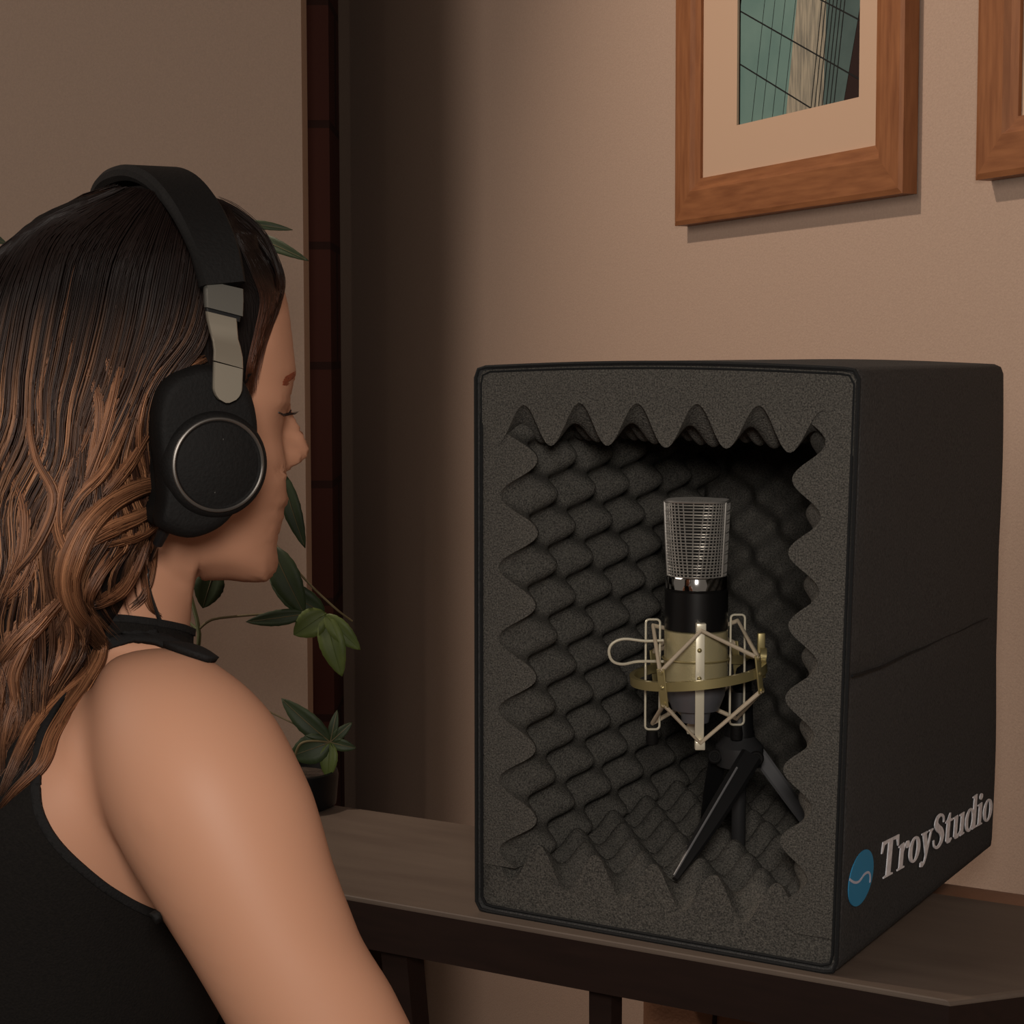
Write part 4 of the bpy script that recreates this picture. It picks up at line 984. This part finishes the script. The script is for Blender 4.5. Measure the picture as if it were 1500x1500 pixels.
for path, wd, br, cnt, lf in LOCKS:
    base_c = crom(path, NS); T = np.gradient(base_c, axis=0); T /= np.linalg.norm(T, axis=1)[:, None]; Nn = np.stack([-T[:, 1], T[:, 0]], 1)
    w_ = np.interp(np.linspace(0, 1, NS), [0, .5, 1], wd)
    dr = drape(base_c, 0, NS)
    if dr is None: continue
    zc = dr[1]
    for j in range(cnt):
        o_ = RNG.uniform(-1, 1); ph = RNG.random()*6.28; t = np.linspace(0, 1, NS)
        c = base_c+Nn*(o_*w_+np.sin(t*6+ph)*1.4)[:, None]
        k0 = RNG.integers(0, 3); k1 = NS-RNG.integers(0, 7)
        c = c[k0:k1]; env = np.sin(np.clip(t[k0:k1], .02, .98)*math.pi)**.5
        lift_ = lf*env*math.sqrt(max(0, 1-o_*o_*.9))+RNG.uniform(0, .001)
        pts = np.array([P(a, b, zz-ll) for (a, b), zz, ll in zip(c, zc[k0:k1], lift_)])
        m_ = RNG.uniform(.0, 1.0); streak = .5+.5*math.sin(o_*9+ph*.3); a_ = np.clip(br*(.35+.65*streak)*(.6+.4*m_), 0, 1)
        endf = np.clip(np.sin(np.linspace(.12, .95, len(c))*math.pi), .15, 1)[:, None]
        col = MD*(1-a_*endf)+BR*(a_*endf); col = col*(.65+.35*endf); col = col*.8+RD*.2*endf
        add_strand(pts, RNG.uniform(.00030, .00048), col*RNG.uniform(.6, 1.15))
# hair combed back from the forehead and over the temple
FR = [[(330, 300), (352, 350), (372, 400), (384, 440), (376, 490), (366, 540), (364, 588)],
      [(322, 300), (345, 330), (380, 365), (404, 405), (403, 450), (384, 500), (374, 545), (372, 575)],
      [(318, 292), (350, 308), (388, 345), (411, 400), (411, 432), (398, 468), (385, 505), (378, 535)]]
FG = [crom(f, NS) for f in FR]
for j in range(520):
    u = RNG.uniform(0, 2); i = min(int(u), 1); f = u-i; c = FG[i]*(1-f)+FG[i+1]*f
    c = c+RNG.normal(0, 2.2, (1, 2))+np.stack([np.sin(np.linspace(0, 6, NS)+j)*1.5, np.zeros(NS)], 1); k1 = NS-RNG.integers(0, 16) if RNG.random() < .7 else NS
    r_ = drape(c[:k1], 0, NS)
    if r_ is None: continue
    c2, z = r_; pts = np.array([P(a, b, zz-.0012-.002*math.sin(q*3.1)) for (a, b), zz, q in zip(c2, z, np.linspace(0, 1, NS))])
    y = np.clip((c2[:, 1:2]-400)/90, 0, 1); a_ = RNG.uniform(.1, 1); col = DK*(1-y)+(MD*(1-a_*.4)+RD*a_*.4)*y
    add_strand(pts, RNG.uniform(.00018, .00034)*(1 if k1 == NS else .9), col*RNG.uniform(.6, 1.2))
# strands over the crown and the far side, so the hair reads from other positions too
for pts in CROWN_PTS:
    y = np.linspace(0, 1, 22)[:, None]; hi = RNG.uniform(0, .6); col = DK*(1-y)+(MD*(1-hi)+BR*hi)*y
    add_strand(pts, .00045, col*RNG.uniform(.6, 1.1))
o = link_mesh('hair_strands', np.vstack(ST_V), np.vstack(ST_F).tolist(), None, hbo); set_col(o, 'tone', np.vstack(ST_C)); M['strand'] = colmat('hair_strand', 'tone', .46, .28); o.data.materials.append(M['strand']); o['kind'] = 'stuff'
# eyebrow and lashes on the side of the face that shows
bvh_b = BVHTree.FromPolygons([tuple(p) for p in bv], bfaces)
def onskin(px, py, lift=.0006):
    d = ray(px, py); dl = np.linalg.norm(d); h = bvh_b.ray_cast(Vector(CAM), Vector(d/dl), 5.0)
    return None if h[0] is None else CAM+d/dl*(h[3]-lift)
mb = MB()
for k in range(150):
    s = RNG.random(); x = 414+s*19; y = 562-s*15+RNG.normal(0, 2.2*(1.2-s*.4)); p0 = onskin(x, y); p1 = onskin(min(x+5, 434), y-3-2*s, .0012)
    if p0 is not None and p1 is not None: mb.tube([p0, (p0+p1)/2, p1], [.00025, .00035, .0001], 4)
M['brow'] = mat('brow_hair', (122, 58, 32), .7)
if mb.n: mb.build('eyebrow', M['brow'], person)
mb = MB()
lidp = [(408, 604), (413, 606), (418, 608), (423, 606), (426, 601)]
lid = [onskin(a, b, .0007) for a, b in lidp]; lid = [p for p in lid if p is not None]
if len(lid) > 2: mb.tube(lid, .0005, 5)
for k in range(12):
    s = k/11; a = onskin(412+s*13, 607-s*3, .0006)
    if a is not None: mb.tube([a, a+RT*(.0015+.0015*s)+EZ*-.001-FH*.0012, a+RT*(.0035+.002*s)+EZ*.0008-FH*.002], [.0002, .00018, .00006], 4)
M['lash'] = mat('lash_hair', (30, 18, 14), .6); mb.build('eyelashes', M['lash'], person)
# ------------------------------------------------------------------ headphones
hpn = thing('headphones', hp(.01, 0, .02), 'black over-ear headphones with grey metal slider worn over the hair', 'headphones')
CUPL = .112
def cup_pt(px, py, lat=CUPL): return on_plane(px, py, HC+HS*lat, HS)
CUP = [(300, 534), (279, 540), (258, 550), (240, 571), (231, 611), (233, 656), (239, 701), (240, 735), (236, 767), (248, 780), (279, 790), (311, 783), (338, 765), (361, 729), (374, 688), (381, 642), (380, 610), (372, 577), (356, 551), (330, 537)]
cupc = crom(CUP, 72, True); ctr = cupc.mean(0)
def cup_shell(name, prof, m, parent, side=1):
    rings = []
    for sc, lat in prof:
        r_ = []
        for x, y in cupc:
            q = ctr+(np.array([x, y])-ctr)*sc; p = cup_pt(q[0], q[1]); p = p-HS*(CUPL-lat); 
            if side < 0: d = (p-HC)@HS; p = p-HS*2*d
            r_.append(p)
        rings.append(r_)
    n = 72; mb = MB(); vs = [p for r_ in rings for p in r_]
    fs = [(i*n+k, i*n+(k+1) % n, (i+1)*n+(k+1) % n, (i+1)*n+k) for i in range(len(rings)-1) for k in range(n)]+[tuple(range(n)), tuple((len(rings)-1)*n+k for k in range(n))]
    mb.add(vs, fs); return mb.build(name, m, parent, angle=45)
for sd in (1, -1):
    cup = cup_shell('ear_cup', [(.93, .094), (.985, .096), (1.0, .101), (.995, .106), (.96, .1105), (.90, .1125), (.82, .1130)], M['blackmat'], hpn, sd)
    cup_shell('ear_cushion', [(.78, .072), (.93, .074), (.97, .080), (.97, .088), (.93, .0935), (.80, .094)], M['blackmat'], cup, sd)
dc = cup_pt(315.5, 680); r_d = np.linalg.norm(cup_pt(315.5, 612)-cup_pt(315.5, 748))/2
for sd in (1, -1):
    c = dc-HS*(CUPL) + HS*0; base_c = HC+(dc-HC)-HS*((dc-HC)@HS)
    sgn = HS*sd
    L0 = base_c+sgn*.1125
    mb = MB(); mb.lathe(L0, sgn, [(-.002, r_d*1.17), (0, r_d*1.16), (.0030, r_d*1.08), (.0040, r_d*1.0)], 64); dish = mb.build('cup_housing', M['black'] if sd < 0 else M['blackmat'], hpn, angle=60)
    mb = MB(); mb.lathe(L0, sgn, [(.0030, r_d*.97), (.0046, r_d*.965), (.0048, r_d*.95), (.0036, r_d*.88), (.0036, r_d*.2), (.0032, r_d*.15)], 64); mb.build('touch_disc', M['blackmat'], hpn, angle=40)
    A, B = basis(sgn)
    mb = MB(); mb.tube([L0+sgn*.0046+(A*math.cos(w)+B*math.sin(w))*r_d*.985 for w in np.linspace(0, 2*math.pi, 96, endpoint=False)], .00095, 8, closed=True); M['rim'] = M.get('rim') or mat('disc_rim', (110, 106, 102), .3, metal=.8); mb.build('disc_rim', M['rim'], hpn)
M['dot'] = mat('dot_silver', (190, 185, 180), .4)
for a, b in ((323, 643), (310.6, 720.5)):
    mb = MB(); p = cup_pt(a, b); mb.lathe(p+HS*(.1125+.0036-CUPL), HS, [(0, .0006), (.0003, .0006), (.0004, .0003)], 10); mb.build('marker_dot', M['dot'], hpn)
# band: from both sliders over the head
def band_pts(a0, a1, n):
    out = []
    for a in np.linspace(a0, a1, n):
        c, s = math.cos(a), math.sin(a); out.append((.1070*math.copysign(abs(c)**.82, c), .040+.0875*abs(s)**.8))
    return out
BX = .022
def strip(name, pts, w, th, m, parent, x0=None, wl=None, rnd=0):
    # pts : list of (forward, lateral, up); rectangular rounded section
    p = np.array([hp(*q) for q in pts]); n = len(p); T = np.gradient(p, axis=0); T /= np.linalg.norm(T, axis=1)[:, None]
    ww = np.full(n, w) if wl is None else np.array(wl); vs = []; fs = []
    for i in range(n):
        X = HF-T[i]*(HF@T[i]); X /= np.linalg.norm(X); Y = np.cross(T[i], X)
        for (u, v_) in ((-1, -.4), (-.85, -1), (.85, -1), (1, -.4), (1, .4), (.85, 1), (-.85, 1), (-1, .4)): vs.append(p[i]+X*u*ww[i]+Y*v_*th)
    for i in range(n-1):
        for k in range(8): fs.append((i*8+k, i*8+(k+1) % 8, (i+1)*8+(k+1) % 8, (i+1)*8+k))
    fs += [tuple(range(8)), tuple((n-1)*8+k for k in range(8))]
    mb = MB(); mb.add(vs, fs); return mb.build(name, m, parent, angle=40)
aa = .21
bp_ = band_pts(aa, math.pi-aa, 48)
bx_ = lambda z: np.interp(z, [.06, .083, .101, .119, .128], [.0200, .0175, .0135, .009, .006])
hb_ = strip('headband', [(bx_(z), l, z) for l, z in bp_], .0125, .0042, M['blackmat'], hpn, wl=[.0118+.0035*math.sin(math.pi*k/47) for k in range(48)])
# side pieces of the headphones: grey block, sliding arm with a bend, rounded end on the cup
def px_strip(name, rows, lat_f, th, m, parent, sd, endround=False):
    # rows: (left px, left py, right px, right py, lateral)
    mb = MB(); vs = []; fs = []; n = len(rows)
    for (a, b, c, d, lat) in rows:
        q0 = on_plane(a, b, HC+HS*lat, HS); q1 = on_plane(c, d, HC+HS*lat, HS)
        e = (q1-q0)*.04
        ring = [q0+HS*th*.5, q0+e+HS*th, q1-e+HS*th, q1+HS*th*.5, q1-HS*th*.5, q1-e-HS*th, q0+e-HS*th, q0-HS*th*.5]
        if sd < 0: ring = [p-HS*2*((p-HC)@HS) for p in ring]
        vs += ring
    for i in range(n-1):
        for k in range(8): fs.append((i*8+k, i*8+(k+1) % 8, (i+1)*8+(k+1) % 8, (i+1)*8+k))
    fs += [tuple(range(8)), tuple((n-1)*8+k for k in range(8))]; mb.add(vs, fs); return mb.build(name, m, parent, angle=35)
for sd in (1, -1):
    px_strip('band_end_cap', [(298.5, 411, 355, 424, .1040), (299, 430, 355.5, 440, .1065), (300, 450, 354.5, 464, .1085)], 0, .0032, M['yoke2'], hpn, sd)
    px_strip('slider_gap', [(300.5, 448, 352, 462, .107), (301, 460, 350, 472, .108)], 0, .0024, M['black'], hpn, sd)
    px_strip('slider_arm', [(301, 456, 346, 467, .1100), (303, 470, 347, 481, .1092), (307, 486, 348.5, 497, .1090), (311, 500, 352, 509, .1105), (313, 514, 355, 524, .1135), (312.5, 528, 355.5, 540, .1150)], 0, .0016, M['yoke'], hpn, sd)
    rows = []
    for t in np.linspace(0, 1, 12):
        y = 530+60*t; hw = 21.5*math.sqrt(max(.02, 1-max(0, (t-.58)/.42)**2)); cx = 334-2*t; rows.append((cx-hw, y, cx+hw, y+11*(1-t), .1158+.001*t))
    px_strip('arm_end', rows, 0, .0016, M['yoke'], hpn, sd)
mb = MB(); j = [cup_pt(246, 768, .098), cup_pt(238, 781, .094), cup_pt(231, 797, .090)]; mb.tube(j, [.0032, .0032, .0026], 12); mb.build('plug', M['black'], hpn)
cb = [j[2]]
for a, b in ((221, 820), (216, 842), (219, 866), (226, 888), (234, 908)):
    p = onskin(a, b, .003); 
    if p is not None: cb.append(p)
cb = crom(cb, 26); mb = MB(); mb.tube(cb, .0011, 8); mb.build('cable', M['black'], hpn)
# stool under the seated woman
seatc = P(-100, 2170, 1.0); st0 = V(seatc[0], seatc[1], 0); ORIG0 = FLZ; zs_ = seatc[2]-.125
sto = thing('stool', st0, 'round dark wooden stool the woman sits on', 'stool')
mb = MB(); mb.tube([st0+V(math.cos(w), math.sin(w), 0)*.155+EZ*.04 for w in np.linspace(0, 6.283, 40, endpoint=False)], .010, 8, closed=True); mb.build('foot_ring', M['desk_dark'], sto); mb = MB(); mb.lathe(st0, EZ, [(zs_-.03, .17), (zs_-.028, .18), (zs_-.004, .18), (zs_, .172)], 40); mb.build('seat', M['desk_dark'], sto)
for k in range(4):
    a = k*math.pi/2+.4; d = V(math.cos(a), math.sin(a), 0); mb = MB(); mb.cyl(st0+d*.13+EZ*(zs_-.03), st0+d*.19+EZ*FLZ, .016, .012, 16); mb.build('leg', M['desk_dark'], sto)
# ------------------------------------------------------------------ potted plant
PZ = 1.84
pot_c = on_z(428, 1180, .75)
pl = thing('potted_plant', pot_c, 'green leafy plant in a low black pot on the table behind the woman', 'plant')
mb = MB(); mb.lathe(pot_c, EZ, [(.0, .040), (.003, .045), (.032, .0475), (.037, .0465), (.038, .044), (.030, .042)], 40); mb.build('pot', M['pot'], pl, angle=30)
mb = MB(); mb.lathe(pot_c, EZ, [(.020, .02), (.0305, .0418), (.032, .03), (.033, .005)], 24); mb.build('soil', M['soil'], pl)
pq = lambda x, y, dz=0: P(x, y, PZ+dz)
soil_p = pot_c+EZ*.03
def stem(pts, r, m='stem'): mb = MB(); mb.tube(crom(pts, 30), r if np.isscalar(r) else np.interp(np.linspace(0, 1, 30), [0, 1], r), 8); return mb.build('stem', M[m], pl)
stem([soil_p, pq(400, 1060, .02), pq(330, 1000, .02), pq(292, 960), pq(291, 920), pq(270, 800, .03), pq(300, 600, .05), pq(340, 420, .05), pq(360, 330, .05)], (.0026, .0018))
stem([soil_p, pq(440, 1090, -.01), pq(484, 1087)], (.0016, .0009), 'stem2')
stem([pq(291, 922), pq(310, 908), pq(345, 903), pq(395, 899), pq(440, 897), pq(476, 903)], (.0014, .0010), 'stem2')
stem([pq(380, 770, .02), pq(413, 809), pq(450, 852), pq(490, 890), pq(516, 910, .01)], (.0013, .0010), 'stem2')
stem([pq(395, 1043), pq(430, 1060), pq(462, 1077), pq(484, 1087)], (.0009, .0007), 'stem2')
stem([pq(270, 800, .03), pq(310, 830), pq(380, 770, .02), pq(412, 700)], (.0014, .0008))
stem([pq(291, 925), pq(240, 860, .05), pq(100, 600, .06), pq(20, 420, .05), pq(-12, 350, .05)], (.0016, .0009))
def leaf(bx0, by0, tx, ty, w, m='leaf', dz0=0, dz1=0, curl=.12, fold=.25):
    a, b = pq(bx0, by0, dz0), pq(tx, ty, dz1); t_ = b-a; L = np.linalg.norm(t_); t_ /= L
    n_ = -FW-t_*(-FW@t_); n_ /= np.linalg.norm(n_); s_ = np.cross(t_, n_); hw = w*PZ/F0/2; vs = []; fs = []; nn = 18
    for i in range(nn):
        u = i/(nn-1); wd = hw*(math.sin(math.pi*min(1, u**.8))**.75)*(1 if u < .5 else 1) if 0 < u < 1 else .0002
        wd = max(wd, .0002); c = a+t_*L*u+n_*(curl*L*math.sin(u*math.pi)*.6)
        rip = 1+.03*math.sin(i*2.6)
        for v_ in (-1, -.5, 0, .5, 1): vs.append(c+s_*wd*v_*rip+n_*(fold*wd*abs(v_)))
    for i in range(nn-1):
        for k in range(4): fs.append((i*5+k, i*5+k+1, (i+1)*5+k+1, (i+1)*5+k))
    mb = MB(); mb.add(vs, fs); o = mb.build('leaf', M[m], pl); sd_ = o.modifiers.new('thickness', 'SOLIDIFY'); sd_.thickness = .0006
    mb = MB(); mb.tube([a+t_*L*u+n_*(curl*L*math.sin(u*math.pi)*.6+.0006) for u in np.linspace(0, .96, 10)], np.linspace(.0006, .0002, 10), 5); mb.build('midrib', M['stem2'] if m == 'leaf' else M['leaf2'], o)
for l in ((352, 326, 429, 337, 13), (362, 342, 452, 382, 20, 'leaf', .03, 0), (-34, 338, 10, 357, 16), (411, 690, 447, 803, 28), (398, 800, 446, 900, 44), (316, 832, 297, 891, 44), (450, 899, 360, 911, 24),
          (478, 898, 430, 930, 42, 'leaf2'), (476, 900, 501, 991, 38, 'leaf2'), (476, 900, 528, 952, 30, 'leaf2'), (484, 1087, 412, 1023, 32), (484, 1087, 424, 1108, 44), (484, 1087, 480, 1141, 26, 'leaf2'), (484, 1087, 494, 1040, 14), (484, 1087, 522, 1096, 18), (484, 1087, 516, 1058, 16),
          (476, 900, 395, 850, 40, 'leaf', .01, .01), (412, 700, 380, 640, 26), (300, 600, 200, 560, 34, 'leaf', .05, .07), (340, 420, 250, 400, 30, 'leaf', .05, .06), (360, 330, 330, 250+60, 14, 'leaf', .05, .05)): leaf(*l)
# ------------------------------------------------------------------ brown leather armchair between table and wall
ac = room(.30, 1.98, 0)
for s_ in np.linspace(.2, 1, 400):
    q_ = bk-dd*s_+nb*.05; q_ = V(q_[0], q_[1], .45)
    if to_px(q_)[0, 0] < 937: break
e0 = bk-dd*s_+nb*.085; e1 = bk+dd*.17+nb*.085; ac = (e0+e1)/2; ac[2] = FLZ
ch = thing('leather_bench', ac, 'brown leather padded bench standing in the gap between table and wall', 'bench')
bm = bmesh.new(); bmesh.ops.create_cube(bm, size=2); hl = np.linalg.norm(e1-e0)/2
for v in bm.verts: v.co = (v.co.x*hl, v.co.y*.05, v.co.z*.34)
bmesh.ops.bevel(bm, geom=list(bm.edges), offset=.03, segments=5, affect='EDGES', profile=.5); bm.verts.index_update()
mb = MB(); mb.add([V(ac[0], ac[1], .387)+dd*v.co.x+nb*v.co.y+EZ*v.co.z for v in bm.verts], [tuple(v.index for v in f.verts) for f in bm.faces]); bm.free()
cb_ = mb.build('padded_body', M['leather'], ch, angle=180)
for fx in (-.62, -.28, .1, .45, .78):
    mb = MB(); q = [V(ac[0], ac[1], 0)+dd*(hl*fx+.012*math.sin(z*9))-nb*(.0515 if z < .67 else .0515-.04*((z-.67)/.055)**2)+EZ*z for z in np.linspace(.10, .705, 20)]; mb.tube(q, .0022, 6); mb.build('seam', M['desk_dark'], cb_)
for sx in (-1, 1):
    for sy in (-1, 1):
        mb = MB(); p = V(ac[0], ac[1], 0)+dd*(hl-.06)*sx+nb*.03*sy; mb.cyl(p+EZ*.06, p+EZ*FLZ, .018, .013, 16); mb.build('leg', M['desk_dark'], ch)
# ------------------------------------------------------------------ light, world, camera
def area(name, loc, target, size, power, col, sy=None, spread=None):
    l = bpy.data.lights.new(name, 'AREA'); l.energy = power; l.color = lin(col); l.size = size
    if sy: l.shape = 'RECTANGLE'; l.size_y = sy
    if spread: l.spread = math.radians(spread)
    o = bpy.data.objects.new(name, l); COL.objects.link(o); o.location = tuple(loc); o.rotation_euler = Vector(np.array(target)-loc).to_track_quat('-Z', 'Y').to_euler(); return o
area('added_key_area', room(-2.5, 1.3, 2.70), room(.15, 2.1, 1.2), 1.9, 30, (255, 238, 224))  # added unseen area light, gives the broad shadow edge on the right wall
area('front_light', room(.0, -.12, 1.40), room(.08, 1.4, 1.0), .20, 10.5, (255, 246, 236))
sl = bpy.data.lights.new('added_frame_spot', 'SPOT'); sl.energy = 80; sl.color = lin((255, 232, 210)); sl.spot_size = math.radians(74); sl.spot_blend = 1; sl.shadow_soft_size = .03  # added unseen spot: crisp shadows under the frames, brighter right wall
so = bpy.data.objects.new('added_frame_spot', sl); COL.objects.link(so); sp0 = room(-.92, 1.86, 2.82); so.location = tuple(sp0); so.rotation_euler = Vector(room(.36, 2.02, 1.15)-sp0).to_track_quat('-Z', 'Y').to_euler()
w = bpy.data.worlds.new('World'); SC.world = w; w.use_nodes = True; w.node_tree.nodes['Background'].inputs[0].default_value = (*lin((200, 185, 170)), 1); w.node_tree.nodes['Background'].inputs[1].default_value = .20
cd = bpy.data.cameras.new('Camera'); co = bpy.data.objects.new('Camera', cd); COL.objects.link(co)
cd.sensor_width = 36; cd.lens = F0/1500*36; cd.clip_start = .05; cd.clip_end = 50
Mx = Matrix(((RT[0], UP[0], -FW[0], CAM[0]), (RT[1], UP[1], -FW[1], CAM[1]), (RT[2], UP[2], -FW[2], CAM[2]), (0, 0, 0, 1))); co.matrix_world = Mx
SC.camera = co
SC.view_settings.view_transform = 'Standard'; SC.view_settings.look = 'None'; SC.view_settings.exposure = -.12; SC.view_settings.gamma = 1
